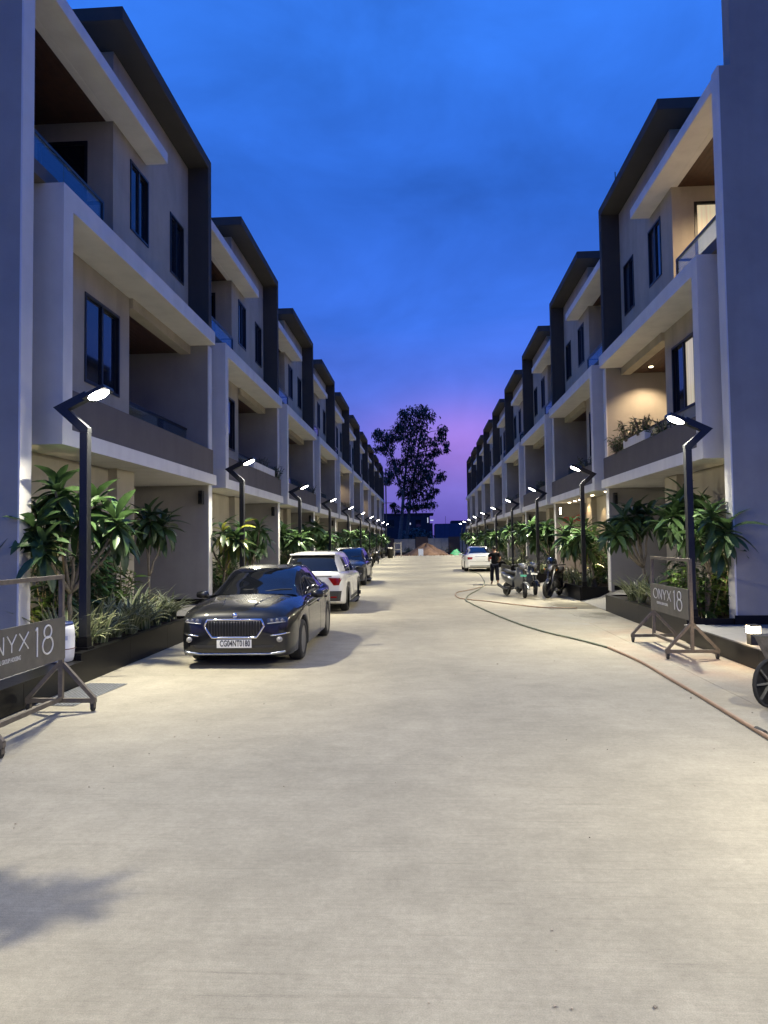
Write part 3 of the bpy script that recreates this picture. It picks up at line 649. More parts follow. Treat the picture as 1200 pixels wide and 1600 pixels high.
# the other houses
for s, n, B in ((-1, NL, BL), (1, NR, BR)):
    side = 'left' if s < 0 else 'right'
    protos = {}
    for i in range(1, n):
        r = random.Random(i*7+(0 if s < 0 else 3)); y0 = B+P*i; o_ = ORD[i] if i < n-1 else 'last'
        near = i <= 3
        for j, (dx, dy) in enumerate(((4.75, .75), (4.7, 3.1)) if not (s > 0 and i == 1) else ((4.6, .55), (4.85, 2.0), (4.7, 3.6))):
            lab = 'frangipani tree at the %s end of the planter of the %s %s house' % (['lamp', 'carport', 'far carport'][j] if i > 1 or s < 0 else ['lamp', 'middle', 'carport'][j], o_, side)
            cx, cyy = s*(dx-.15), y0+dy+r.uniform(-.2, .2); z = r.uniform(1.75, 2.05) if i > 1 else (1.72 if s > 0 else 2.0)
            if s < 0 and i == 1 and j == 1: z = 1.85
            tips = [(cx+r.uniform(-.55, .45)*(1 if q else .2), cyy+r.uniform(-.6, .6)*(1 if q else .2), z+r.uniform(-.4, .3), .44) for q in range(6 if j == 0 or i > 1 else 4)]
            frangipani((s*(dx+.1), y0+dy, .33), tips, lab, 24, i == 1, 200+i*10+j+(5 if s > 0 else 0), pale=.25 if (i == 1 and s < 0 and j == 0) else .05)
        for j, (dx, dy, h) in enumerate(((5.15, .6, 1.1), (5.1, 1.6, 1.2), (5.15, 2.6, 1.0))[:3 if i < 5 else 2]):
            shrub((s*dx, y0+dy, .33), h, 13, 'dark shrub at the %s of the planter of the %s %s house' % (['lamp end', 'middle', 'carport end'][j], o_, side), 300+i*9+j+(90 if s > 0 else 0), 'shrub_yel' if (j == 1 and i % 2) else 'shrub')
        for j, dy in enumerate((.5, 1.5, 2.6, 3.7)[:4 if i < 4 else 2]):
            strap_plant((s*4.42, y0+dy, .33), .38, 34 if i < 4 else 22, '%s striped strap-leaved plant from the lamp in the planter of the %s %s house' % (ORD[j].replace('nearest', 'first'), o_, side), 500+i*9+j+(90 if s > 0 else 0))
# garden spotlights hidden among the plants
def garden_spot(pos, aim, e, lab):
    t = thing('garden_spotlight', lab, 'spotlight', pos, group='small warm spotlights among the plants')
    a = (Vector(aim)-Vector(pos)).normalized(); Mx = a.to_track_quat('Z', 'Y').to_matrix().to_4x4(); Mx.translation = Vector((0, 0, .14))
    MB().tube([(0, 0, -.03), (0, 0, .12)], .008, 6).build('stake', M['pole'], t)
    MB().merge(MB().lathe([(.02, -.06), (.032, -.05), (.034, .035), (.028, .03), (.0, .028)], n=12), Mx).build('body', M['pole'], t)
    MB().merge(MB().lathe([(0, .031), (.028, .0305)], n=12), Mx).build('lens', M['warm_led'], t)
    ld = bpy.data.lights.new('lamp_light', 'SPOT'); ld.energy = e; ld.color = (1, .78, .42); ld.spot_size = R_(120); ld.spot_blend = .7; ld.shadow_soft_size = .03
    lo = bpy.data.objects.new('lamp_light', ld); COL.objects.link(lo); lo.parent = t; lo.location = (Vector((0, 0, .14))+a*.05)*U; lo.rotation_euler = a.to_track_quat('-Z', 'Y').to_euler()
garden_spot((-5.22, 8.55, .34), (-5.12, 8.7, 3.0), SPOT_W*1.6, 'small spotlight at the foot of the large left frangipani')
garden_spot((-4.72, 11.7, .36), (-4.95, 12.0, 1.3), SPOT_W, 'small spotlight by the slender left frangipani trunk')
garden_spot((5.2, 11.78, .36), (5.1, 11.95, 3.0), SPOT_W*1.8, 'bright little spotlight behind the right sign stand')
garden_spot((5.0, 13.6, .34), (5.2, 13.4, 1.6), SPOT_W*.7, 'small spotlight in the middle of the nearest right planter')
for s, n, B in ((-1, 5, BL), (1, 5, BR)):
    for i in range(1, n):
        garden_spot((s*4.72, B+P*i+1.0, .34), (s*4.9, B+P*i+.95, 1.6), SPOT_W*(1.6 if s > 0 and i == 1 else .9), 'small spotlight in the planter of the %s %s house' % (ORD[i], 'left' if s < 0 else 'right'))
# unseen potted plant added beside the camera to cast the road shadow
pp = thing('shadow_plant_pot', 'unseen clay pot added beside the camera under the shadow-casting plant', 'pot', (-3.15, 2.26, 0))
MB().lathe([(0, 0), (.12, 0), (.17, .28), (.185, .30), (.165, .30), (.15, .25), (0, .25)], n=20).build('pot', M['brick_pot'] if 'brick_pot' in M else mat('clay pot', (.22, .09, .05), .8), pp, smooth=True)
frangipani((-3.15, 2.26, .26), [(-2.80, 2.31, 1.28, .19), (-2.96, 2.28, 1.32, .19), (-2.60, 2.36, 1.26, .16)], 'unseen potted frangipani added beside the camera to cast a shadow on the road', 55, False, 19, thick=.02)

# ------------------------------------------------------------------ balcony planters
def trough(pos, ln, n, label):
    t = thing('planter_trough', label, 'planter', pos, group=None); s = 1 if pos[0] > 0 else -1
    mb = MB(); k = int(ln/.16)
    for i in range(k): mb.box(-.085, .085, i*.16+.006, i*.16+.154, 0, .19)
    mb.box(-.075, .075, 0, k*.16, .0, .18); mb.build('trough', M['white'], t, bevel=.004)
    MB().box(-.07, .07, .01, k*.16-.01, .181, .186).build('soil', M['soil'], t)
    return t
trough((4.83, BR+3.75, 3.772), 1.75, 11, 'fluted white trough on the parapet of the nearest right house')
trough((-4.83, BL+P+3.5, 3.772), 2.75, 15, 'fluted white trough on the parapet behind the second left lamp')
for i, (x, y, z, h, ns, lab) in enumerate(((4.83, BR+5.95, 3.77, .42, 12, 'leafy bush spilling over the far end of the right parapet'), (4.83, BR+5.05, 3.95, .42, 8, 'bush growing in the far half of the white right trough'), (4.83, BR+4.15, 3.95, .42, 8, 'bush growing in the near half of the white right trough'), (4.9, BR+3.3, 3.77, .30, 5, 'small plant on the right parapet beside the lamp head'), (4.9, BR+2.7, 3.77, .30, 5, 'small plant on the right parapet below the lit window'), (-4.83, BL+P+6.75, 3.77, .42, 9, 'wispy bush at the far end of the left parapet behind the second lamp'), (-4.95, BL+P+5.2, 3.94, .30, 6, 'low plant in the long white trough on the left parapet'), (-4.83, BL+P*4+5.2, 3.77, .4, 7, 'bush on the parapet of the warmly lit fifth left balcony'), (4.83, BR+P+2.0, 3.77, .35, 5, 'plant on the parapet of the second right house'), (-4.83, BL+P*2+6.4, 3.77, .3, 5, 'small bush on the parapet of the third left house'), (4.83, BR+P*2+2.2, 3.77, .3, 5, 'small bush on the parapet of the third right house'), (4.83, BR+P*3+5.4, 3.77, .35, 5, 'small bush on the parapet of the fourth right house'), (-4.83, BL+P*5+3.2, 3.77, .3, 5, 'small bush on the parapet of the sixth left house'))):
    shrub((x, y, z), h, int(ns*2.4), lab, 700+i, 'shrub', .12, .03, .24, 'balcony_bush')

# ------------------------------------------------------------------ cars
M['car_black'] = mat('black car paint', (.006, .0065, .008), .4, spec=.15, coat=1.0)
M['car_blue'] = mat('midnight blue car paint', (.010, .012, .02), .4, spec=.2, coat=1.0)
M['car_white'] = mat('white car paint', (.72, .72, .70), .3, coat=1.0)
M['tyre'] = mat('tyre rubber', (.014, .014, .014), .85, var=.3, vscale=40)
M['alloy'] = mat('alloy rim', (.20, .20, .21), .35, metal=.9)
M['chrome'] = mat('chrome', (.75, .75, .76), .12, metal=1)
M['black_plastic'] = mat('black plastic', (.012, .012, .012), .55)
M['cladding'] = mat('grey plastic cladding', (.035, .035, .034), .7, var=.1, vscale=30)
M['tail_red'] = mat('red tail lamp', (.22, .006, .008), .12, coat=1)
M['lamp_clear'] = mat('clear headlamp', (.10, .10, .115), .08, spec=.8, coat=1)
M['plate'] = mat('white number plate', (.62, .62, .60), .5)
M['ink'] = mat('black ink', (.008, .008, .008), .6)
M['indicator'] = mat('clear indicator', (.22, .22, .22), .15, coat=1)
def crv(xs, ys):
    xs, ys = np.array(xs, float), np.array(ys, float); h = np.diff(xs); d = np.diff(ys)/h; m = np.zeros_like(ys)
    m[0], m[-1] = d[0], d[-1]
    for i in range(1, len(xs)-1): m[i] = 0 if d[i-1]*d[i] <= 0 else 2*d[i-1]*d[i]/(d[i-1]+d[i])
    def f(x):
        x = min(max(x, xs[0]), xs[-1]); i = min(int(np.searchsorted(xs, x, side='right')-1), len(h)-1); t = (x-xs[i])/h[i]
        return float((2*t**3-3*t*t+1)*ys[i]+(t**3-2*t*t+t)*h[i]*m[i]+(-2*t**3+3*t*t)*ys[i+1]+(t**3-t*t)*h[i]*m[i+1])
    return f
class Car:
    """local frame: nose at y=0, tail at +y, metres before the K scale"""
    def __init__(s, sp, K): s.sp = sp; s.K = K; s.f = {k: crv(sp['x'], sp[k]) for k in ('w', 'zb', 'zs', 'zt', 'wt')}; s.L = sp['x'][-1]; s.gf = {k: crv(sp['gx'], sp[k]) for k in ('gz', 'gw', 'gb')}
    def sect(s, x):
        f = s.f; w, zb, zs, zt, wt = (f[k](x) for k in ('w', 'zb', 'zs', 'zt', 'wt'))
        for xw in s.sp['axles']:
            R2 = s.sp['arch']**2-(x-xw)**2
            if R2 > 0: zb = max(zb, s.sp['rw']+math.sqrt(R2))
        zb = min(zb, zs-.10); h = zs-zb
        P_ = [(0, zb), (.8*w, zb), (.965*w, zb+.012), (.99*w, zb+.05*min(1, h*2)), (.998*w, zb+.25*h), (1.0*w, zb+.5*h), (.992*w, zb+.72*h), (.985*w, zb+.9*h), (.955*w, zs)]
        P_ += [(wt, zs+.62*(zt-zs)), (wt*.72, zs+.90*(zt-zs)), (wt*.66, zs+.895*(zt-zs)), (wt*.35, zs+.97*(zt-zs)), (0, zt)]
        return P_
    def k(s, x, y, z): return (x*s.K[0], y*s.K[1], z*s.K[2])
    def half(s, x, z):
        P_ = s.sect(x)[2:]; zs = [p[1] for p in P_]; ys = [p[0] for p in P_]
        if z < zs[0] or z > zs[-1]: return -1
        return float(np.interp(z, zs, ys))
    def nose(s, y, z, rear=False):
        lo, hi = 0.0, .012
        g = (lambda t: s.L-t) if rear else (lambda t: t)
        while s.half(g(hi), z) < abs(y) and hi < .47: lo = hi; hi += .012
        if s.half(g(lo), z) >= abs(y): return g(lo)
        for _ in range(26):
            m = (lo+hi)/2
            if s.half(g(m), z) >= abs(y): hi = m
            else: lo = m
        return g(hi)
    def body(s):
        L = s.L; xs = sorted(set([0, .012, .03, .06, .1, .15, .2, L-.012, L-.03, L-.06, L-.1, L-.15, L-.2]+list(np.linspace(.25, L-.25, 64))+[a+d for a in s.sp['axles'] for d in (-s.sp['arch']+.001, s.sp['arch']-.001, -s.sp['arch']-.012, s.sp['arch']+.012, -s.sp['arch']+.03, s.sp['arch']-.03)]))
        mb = MB(); rows = []
        for x in xs:
            h = s.sect(x); full = [(-p[0], p[1]) for p in h[:0:-1]]+h[:-1]; full = [(a, b) for a, b in full]
            ring = [(p[0], p[1]) for p in h]+[(-p[0], p[1]) for p in h[-2:0:-1]]
            rows.append([s.k(a, x, b) for a, b in ring]+[s.k(ring[0][0], x, ring[0][1])])
        mb.grid(rows)
        for r in (rows[0], rows[-1]): n = len(mb.v); mb.v += r[:-1]; mb.f.append(tuple(range(n, n+len(r)-1)))
        return mb
    def patch(s, quads, end='front', off=.006, th=.012, nu=6, nv=4):
        """panels given as (y,z) corner quads laid on the nose or tail, or (x,z) on a side"""
        mb = MB()
        for (a, b, c, d) in quads:
            rows, back = [], []
            for i in range(nv+1):
                p = [lerp(a[k], d[k], i/nv) for k in (0, 1)]; q = [lerp(b[k], c[k], i/nv) for k in (0, 1)]; r, r2 = [], []
                for j in range(nu+1):
                    u, z = lerp(p[0], q[0], j/nu), lerp(p[1], q[1], j/nu)
                    if end == 'front': x = s.nose(u, z); r.append(s.k(u, x-off, z)); r2.append(s.k(u, x+th, z))
                    elif end == 'rear': x = s.nose(u, z, True); r.append(s.k(u, x+off, z)); r2.append(s.k(u, x-th, z))
                    else:
                        sg = 1 if end == 'right' else -1; y = s.half(u, z); r.append(s.k(sg*(y+off), u, z)); r2.append(s.k(sg*(y-th), u, z))
                rows.append(r); back.append(r2)
            mb.grid(rows)
            rim = [(rows[0], back[0]), (rows[-1], back[-1]), ([x[0] for x in rows], [x[0] for x in back]), ([x[-1] for x in rows], [x[-1] for x in back])]
            for o, i in rim: mb.grid([o, i])
        return mb
    def line(s, pts, end, rad, off=.004, n=6, sub=6, closed=False):
        P_ = []
        pts = list(pts)+([pts[0]] if closed else [])
        for a, b in zip(pts, pts[1:]):
            for i in range(sub): P_.append((lerp(a[0], b[0], i/sub), lerp(a[1], b[1], i/sub)))
        if not closed: P_.append(pts[-1])
        q = []
        for u, z in P_:
            if end == 'front': q.append(s.k(u, s.nose(u, z)-off, z))
            elif end == 'rear': q.append(s.k(u, s.nose(u, z, True)+off, z))
            else: q.append(s.k((1 if end == 'right' else -1)*(s.half(u, z)+off), u, z))
        return MB().tube(q, rad, n, closed=closed)
    def cabin(s):
        """greenhouse split by the pillars into glass and painted panels"""
        sp, g = s.sp, s.gf; x0, x1 = sp['gx'][0], sp['gx'][-1]; A, B, C, D, RF, RR = sp['pill']
        xs = sorted(set(list(np.linspace(x0, x1, 46))+[A, B[0], B[1], C, D, RF, RR]))
        out = {k: MB() for k in ('roof', 'windshield', 'rear_window', 'front_side_window', 'rear_side_window')}
        def ring(x):
            zr, wr, wb = g['gz'](x), g['gw'](x), g['gb'](x); zb = s.f['zs'](x)-.03; zr = max(zr, zb+.02); hh = zr-zb
            wr = lerp(wb, wr, min(1, hh/.35))
            zs_ = zr-min(.075, hh*.3)
            pr = [(wb, zb)]+[(lerp(wb, wr, t)+.022*math.sin(math.pi*t), lerp(zb, zs_, t)) for t in (.12, .35, .6, .82, 1)]
            pr += [(wr-.03, lerp(zs_, zr, .5)), (wr-.085, lerp(zs_, zr, .78)), (wr*.6, lerp(zs_, zr, .95)), (0, zr)]
            return pr
        R = {x: ring(x) for x in xs}
        for sg in (1, -1):
            for a, b in zip(xs, xs[1:]):
                xm = (a+b)/2
                for j in range(9):
                    key = 'roof'
                    if 1 <= j <= 3 and A < xm < D:
                        if not (B[0] < xm < B[1]) : key = 'front_side_window' if xm < B[0] else ('rear_side_window' if xm < C else 'roof')
                    if j >= 6 and xm < RF: key = 'windshield'
                    if j >= 6 and xm > RR: key = 'rear_window'
                    q = [s.k(sg*R[a][j][0], a, R[a][j][1]), s.k(sg*R[b][j][0], b, R[b][j][1]), s.k(sg*R[b][j+1][0], b, R[b][j+1][1]), s.k(sg*R[a][j+1][0], a, R[a][j+1][1])]
                    kk = (key, sg) if 'side' in key else key
                    if kk not in out: out[kk] = MB()
                    out[kk].quad(*q)
        return out
def weld(mb, name, m, parent, **k):
    me = mb.mesh(name, m, smooth=True, fix=False); bm = bmesh.new(); bm.from_mesh(me); bmesh.ops.remove_doubles(bm, verts=bm.verts, dist=.0008)
    bmesh.ops.recalc_face_normals(bm, faces=bm.faces); bm.to_mesh(me); bm.free(); me.polygons.foreach_set('use_smooth', [True]*len(me.polygons))
    return put(name, me, parent)
def text(body, size, parent, loc, rot, m, name='lettering', ext=.0015, align='CENTER', spacing=1.0, sx=1, bold=0):
    c = bpy.data.curves.new(name, 'FONT'); c.body = body; c.size = size*U; c.extrude = ext*U; c.align_x = align; c.align_y = 'CENTER'; c.offset = bold*U; c.space_character = spacing; c.materials.append(m); c.resolution_u = 4
    tmp = bpy.data.objects.new('text_source', c); COL.objects.link(tmp)
    dg = bpy.context.evaluated_depsgraph_get(); dg.update(); me = bpy.data.meshes.new_from_object(tmp.evaluated_get(dg)); me.name = name; bpy.data.objects.remove(tmp)
    return put(name, me, parent, loc, rot, (sx, 1, 1))
def wheel(car, parent, x, y, r, w, spokes=5):
    sg = 1 if x > 0 else -1; K = car.K; c = (0, 0, 0)
    t = put('wheel', None, parent, (x, y, r))
    h = w/2
    MB().lathe([(r*.70, -h), (r*.9, -h), (r*.985, -h*.72), (r, -h*.3), (r, h*.3), (r*.985, h*.72), (r*.9, h), (r*.70, h), (r*.66, h*.5), (r*.66, -h*.5), (r*.70, -h)], c, 'x', 28).build('tyre', M['tyre'], t, smooth=True)
    rim = MB().lathe([(r*.70, sg*h*.92), (r*.66, sg*h*.92), (r*.63, sg*h*.55), (r*.63, -sg*h*.5)], c, 'x', 28)
    rim.lathe([(0, sg*h*.72), (r*.15, sg*h*.72), (r*.17, sg*h*.5)], c, 'x', 14)
    for k in range(spokes):
        for dd in (0,):
            a = 2*math.pi*k/spokes; a2 = a+dd
            rim.bar((sg*h*.55, math.cos(a+dd*.5)*r*.12, math.sin(a+dd*.5)*r*.12), (sg*h*.72, math.cos(a2)*r*.66, math.sin(a2)*r*.66), r*.13, r*.05, upv=(1, 0, 0))
    rim.build('rim', M['alloy'], t)
    MB().lathe([(r*.64, sg*h*.1), (0, sg*h*.1)], c, 'x', 20).build('brake_disc', M['black_plastic'], t)
    return t
SEDAN = dict(x=[0, .04, .12, .3, .6, .95, 1.3, 2, 2.9, 3.5, 3.95, 4.25, 4.42, 4.51, 4.54],
    w=[.66, .74, .80, .845, .866, .876, .876, .876, .876, .872, .85, .81, .76, .69, .62],
    zb=[.30, .215, .19, .185, .18, .17, .17, .17, .17, .17, .19, .22, .25, .29, .36],
    zs=[.65, .735, .78, .825, .86, .885, .90, .915, .935, .95, .965, .96, .94, .89, .80],
    zt=[.72, .815, .88, .945, .995, 1.03, 1.05, 1.05, 1.04, 1.06, 1.085, 1.095, 1.06, .96, .84],
    wt=[.50, .58, .63, .69, .72, .74, .75, .75, .75, .74, .72, .68, .62, .55, .48],
    gx=[1.12, 1.3, 1.6, 1.95, 2.4, 2.9, 3.3, 3.7, 4.0, 4.2], gz=[1.04, 1.13, 1.295, 1.435, 1.485, 1.475, 1.42, 1.29, 1.16, 1.06], gw=[.66, .66, .62, .59, .575, .57, .56, .56, .58, .62], gb=[.80, .80, .80, .80, .80, .80, .79, .775, .75, .72],
    pill=(1.42, (2.52, 2.62), 3.62, 3.75, 1.98, 3.28), axles=(.86, 3.51), arch=.375, rw=.325)
SUV = dict(x=[0, .04, .12, .3, .6, .95, 1.3, 2, 2.9, 3.5, 3.9, 4.12, 4.24, 4.29, 4.31],
    w=[.64, .73, .81, .86, .888, .895, .895, .895, .895, .89, .875, .845, .80, .75, .70],
    zb=[.36, .27, .23, .21, .2, .2, .2, .2, .2, .2, .22, .25, .29, .31, .33],
    zs=[.74, .82, .87, .91, .94, .965, .985, 1.01, 1.035, 1.05, 1.06, 1.06, 1.05, 1.0, .92],
    zt=[.80, .90, .96, 1.02, 1.07, 1.10, 1.12, 1.13, 1.14, 1.14, 1.14, 1.13, 1.11, 1.05, .96],
    wt=[.54, .62, .66, .71, .74, .75, .76, .76, .76, .75, .74, .72, .69, .66, .62],
    gx=[1.02, 1.2, 1.5, 1.85, 2.3, 2.9, 3.4, 3.75, 4.0, 4.2], gz=[1.10, 1.22, 1.43, 1.585, 1.64, 1.645, 1.63, 1.58, 1.40, 1.12], gw=[.69, .69, .66, .635, .62, .61, .605, .60, .63, .66], gb=[.82, .82, .82, .82, .82, .82, .815, .80, .79, .77],
    pill=(1.32, (2.38, 2.48), 3.42, 3.62, 1.84, 3.72), axles=(.86, 3.47), arch=.405, rw=.345)
def car(label, sp, K, loc, rz, paint, style, plate=None):
    t = thing('parked_car', label, 'car', loc, rz, 'cars parked along the road'); c = Car(sp, K); k = c.k
    pm = M[paint]; suv = sp is SUV
    b = c.body(); me = weld(b, 'body', pm, t)
    cab = c.cabin()
    weld(cab['roof'], 'roof', pm, t); weld(cab['windshield'], 'windshield', M['car_glass'], t); weld(cab['rear_window'], 'rear_window', M['car_glass'], t)
    for kk, mb in cab.items():
        if isinstance(kk, tuple): weld(mb, 'side_window', M['car_glass'], t)
    kz = K[2]
    for x in (-1, 1):
        for a in sp['axles']: wheel(c, t, x*(sp['w'][6]-.115)*K[0], a*K[1], sp['rw']*kz, .215*K[0], 5)
        # mirrors, handles, door seams
        mx = sp['pill'][0]+.12; mz = sp['zs'][6]+.06
        mi = MB().lathe([(0, -.10), (.06, -.085), (.085, 0), (.075, .08), (0, .10)], axis='x', n=12)
        mm = MB().merge(mi, Matrix.Translation(k(x*(sp['w'][6]+.10), mx, mz+.04)) @ Matrix.Diagonal((1, .62, .72, 1))); mm.bar(k(x*(sp['w'][6]-.08), mx+.02, mz), k(x*(sp['w'][6]+.05), mx, mz+.02), .05, .03)
        mm.build('side_mirror', pm if style != 'suv_rear' else M['black_plastic'], t, smooth=True)
        side = 'right' if x > 0 else 'left'
        for hx in ((2.28, 3.22) if not suv else (2.15, 3.05)):
            c.patch([((hx, .80 if not suv else .90), (hx+.17, .805 if not suv else .905), (hx+.17, .835 if not suv else .935), (hx, .83 if not suv else .93))], side, .022, .0).build('door_handle', pm if not suv else pm, t, smooth=True)
        dl = MB()
        for sx, z0, z1 in ((sp['pill'][0]-.06, .28, sp['zs'][6]-.03), (sp['pill'][1][0]+.02, .24, sp['zs'][7]-.03), (sp['pill'][2]-.02, .62, sp['zs'][9]-.03)):
            dl.merge(c.patch([((sx, z0), (sx+.008, z0), (sx+.008, z1), (sx, z1))], side, .0015, .0, 1, 6))
        dl.build('door_seam', M['ink'], t)
        if style == 'sedan_front' or style == 'sedan_rear': c.line([(sp['pill'][0]-.02, sp['zs'][6]-.005), (2.5, sp['zs'][7]+.005), (3.7, sp['zs'][9]+.0)], side, .007, .0, 5).build('chrome_strip', M['chrome'] if style == 'sedan_front' else M['black_plastic'], t, smooth=True)
        if suv:
            c.patch([((1.29, .20), (3.04, .20), (3.04, .37), (1.29, .37))], side, .012, .0, 12, 2).build('sill_cladding', M['cladding'], t)
            for a in sp['axles']:
                ar = MB(); n = 14; rows = []
                for i in range(n+1):
                    an = math.pi*i/n; r0_, r1 = sp['arch']-.005, sp['arch']+.06; rw_ = []
                    for r_ in (r0_, r1):
                        xx, zz = a+r_*math.cos(an), sp['rw']+r_*math.sin(an); yy = c.half(min(max(xx, .06), c.L-.06), max(zz, .36)); yy = sp['w'][6] if yy < .6 else yy; rw_.append(k(x*(yy+.014), xx, zz))
                    rows.append(rw_)
                ar.grid(rows).build('arch_cladding', M['cladding'], t)
    # underside tray hides daylight
    MB().box(-.78*K[0], .78*K[0], .25*K[1], (c.L-.25)*K[1], .22*kz, .30*kz).build('underside', M['black_plastic'], t)
    if style in ('sedan_front', 'suv_front'):
        zg0, zg1 = (.475, .755) if not suv else (.62, .86)
        hexa = [(-.44, zg0+.17), (-.40, zg1-.015), (.40, zg1-.015), (.44, zg0+.17), (.33, zg0), (-.33, zg0)]
        gr = c.patch([(hexa[5], hexa[4], hexa[3], hexa[0]), (hexa[0], hexa[3], hexa[2], hexa[1])], 'front', .004, .012, 16, 3).build('grille', M['black_plastic'], t)
        c.line(hexa, 'front', .018*kz, .008, 8, 5, True).build('grille_frame', M['chrome'], gr, smooth=True)
        for i in range(19):
            u = lerp(-.375, .375, i/18); z0 = zg0+.025 if abs(u) < .31 else zg0+.025+(abs(u)-.31)*1.4
            c.line([(u, z0), (u, zg1-.04)], 'front', .0065, .014, 5, 4).build('slat', M['slat'], gr, smooth=True)
        for x in (-1, 1):
            q = [(x*.475, .655), (x*.60, .60), (x*.735, .68), (x*.475, .735)] if not suv else [(x*.47, .80), (x*.62, .78), (x*.76, .84), (x*.47, .87)]
            q = [(x*.485, .675), (x*.765, .70), (x*.775, .775), (x*.485, .755)] if not suv else [(x*.47, .80), (x*.76, .82), (x*.77, .87), (x*.47, .86)]
            hl = c.patch([q], 'front', .006, .02, 8, 4).build('headlight', M['head_dark'], t, smooth=True)
            for u in (.55, .63, .70):
                zc = lerp(q[0][1], q[2][1], .5); MB().lathe([(0, -.006), (.022, -.004), (.026, .004)], k(x*u, c.nose(x*u, zc)-.006, zc), 'y', 12).build('projector', M['lamp_clear'], hl, smooth=True)
            c.line([(x*.49, q[0][1]+.006), (x*.74, q[1][1]+.006)], 'front', .008, .008).build('light_strip', M['indicator'], hl, smooth=True)
            c.line([(x*.53, .50), (x*.78, .535)], 'front', .010, .006).build('chrome_trim', M['chrome'], t, smooth=True)
            zf = .445; MB().lathe([(0, -.02), (.035, -.018), (.042, .01)], k(x*.665, c.nose(x*.665, zf)-.004, zf), 'y', 14).build('fog_lamp', M['indicator'], t, smooth=True)
        c.patch([((-.52, .265), (.52, .265), (.60, .36), (-.60, .36))], 'front', .004, .01, 14, 3).build('lower_grille', M['black_plastic'], t)
        c.line([(-.74, .262), (-.5, .225), (.5, .225), (.74, .262)], 'front', .017, .01, 8, 8).build('bumper_lip', M['chrome_dull'], t, smooth=True)
        # badge on the hood edge
        bx_ = .06; bz = zg1+.055
        MB().lathe([(0, -.010), (.034, -.009), (.040, .004)], k(0, c.nose(0, bz-.03)-.002, bz-.012), 'y', 18).build('emblem', M['chrome'], t, smooth=True)
        # hood edges and wipers
        for x in (-1, 1):
            pts = []
            for i in range(9):
                xx = lerp(.24, 1.16, i/8); u = lerp(.24, .42, i/8); P_ = c.sect(xx)[8:]; z = float(np.interp(u, [p[0] for p in P_][::-1], [p[1] for p in P_][::-1])); pts.append(k(x*u, xx, z+.001))
            MB().tube(pts, .006, 6).build('hood_crease', pm, t, smooth=True)
            wz = c.gf['gz'](1.2); MB().tube([k(x*.08, 1.20, wz-.015), k(x*.30+.1, 1.24, c.gf['gz'](1.24)+.005), k(x*.30+.3, 1.27, c.gf['gz'](1.27)-.01)], .008, 5).build('wiper', M['ink'], t)
    if style in ('suv_rear', 'sedan_rear'):
        for x in (-1, 1):
            if suv: q = [(x*.60, .75), (x*.74, .75), (x*.81, .94), (x*.46, .95)]
            else: q = [(x*.47, .74), (x*.72, .72), (x*.735, .87), (x*.44, .86)]
            c.patch([q], 'rear', .006, .02, 8, 4).build('tail_light', M['tail_red'], t, smooth=True)
            if suv: c.patch([((x*.52, .42), (x*.68, .42), (x*.68, .46), (x*.52, .46))], 'rear', .016, .02).build('reflector', M['tail_red'], t)
        if suv:
            c.patch([((-.76, .275), (.76, .275), (.80, .60), (-.80, .60))], 'rear', .010, .02, 24, 5).build('bumper_cladding', M['cladding'], t)
            c.line([(-.55, .985), (.55, .985)], 'rear', .012, .002).build('light_bar', M['ink'], t)
            # spoiler above the rear window
            z = c.gf['gz'](3.74); MB().box(-.60*K[0], .60*K[0], 3.68*K[1], 3.92*K[1], (z-.045)*kz, (z+.002)*kz).build('spoiler', pm, t, bevel=.012, smooth=False)
            MB().tube([k(0, 3.3, 1.635), k(0, 3.42, 1.69)], .012, 6).build('aerial', M['ink'], t)
        else:
            c.line([(-.30, .90), (.30, .90)], 'rear', .013, .004).build('chrome_bar', M['chrome'], t, smooth=True)
            c.line([(-.62, .60), (.62, .60)], 'rear', .006, .001).build('bumper_seam', M['ink'], t)
            c.patch([((-.55, .30), (.55, .30), (.6, .37), (-.6, .37))], 'rear', .004, .02, 12, 3).build('lower_bumper', M['black_plastic'], t)
    if plate:
        rear = 'rear' in style; z = plate[1]; y = c.nose(0, z, rear); sg = 1 if rear else -1
        yy = max(c.nose(u, z+dz, rear)*sg for u in (0, .25) for dz in (-.05, .05))*sg+sg*.012
        pb = MB().box(-.255*K[0], .255*K[0], (yy-.006)*K[1], (yy+.006)*K[1], (z-.062)*kz, (z+.062)*kz).build('number_plate', M['plate'], t)
        if plate[0].strip(): text(plate[0], .112, pb, k(.012, yy+sg*.0075, z), (R_(90), 0, R_(180) if rear else 0), M['ink'], spacing=1.04, sx=.60, ext=.001, bold=.0022)
    return t, c
M['slat'] = mat('dark chrome slat', (.07, .07, .075), .3, metal=.9)
M['head_dark'] = mat('dark headlamp glass', (.02, .021, .026), .06, spec=.8, coat=1)
M['chrome_dull'] = mat('satin lip', (.30, .33, .38), .25, metal=.8)
sed, sc_ = car('shiny black sedan with chrome grille parked facing the camera', SEDAN, (.905, .93, .875), (-2.52, 9.10, 0), 0, 'car_black', 'sedan_front', ('CG04NT0180', .385))
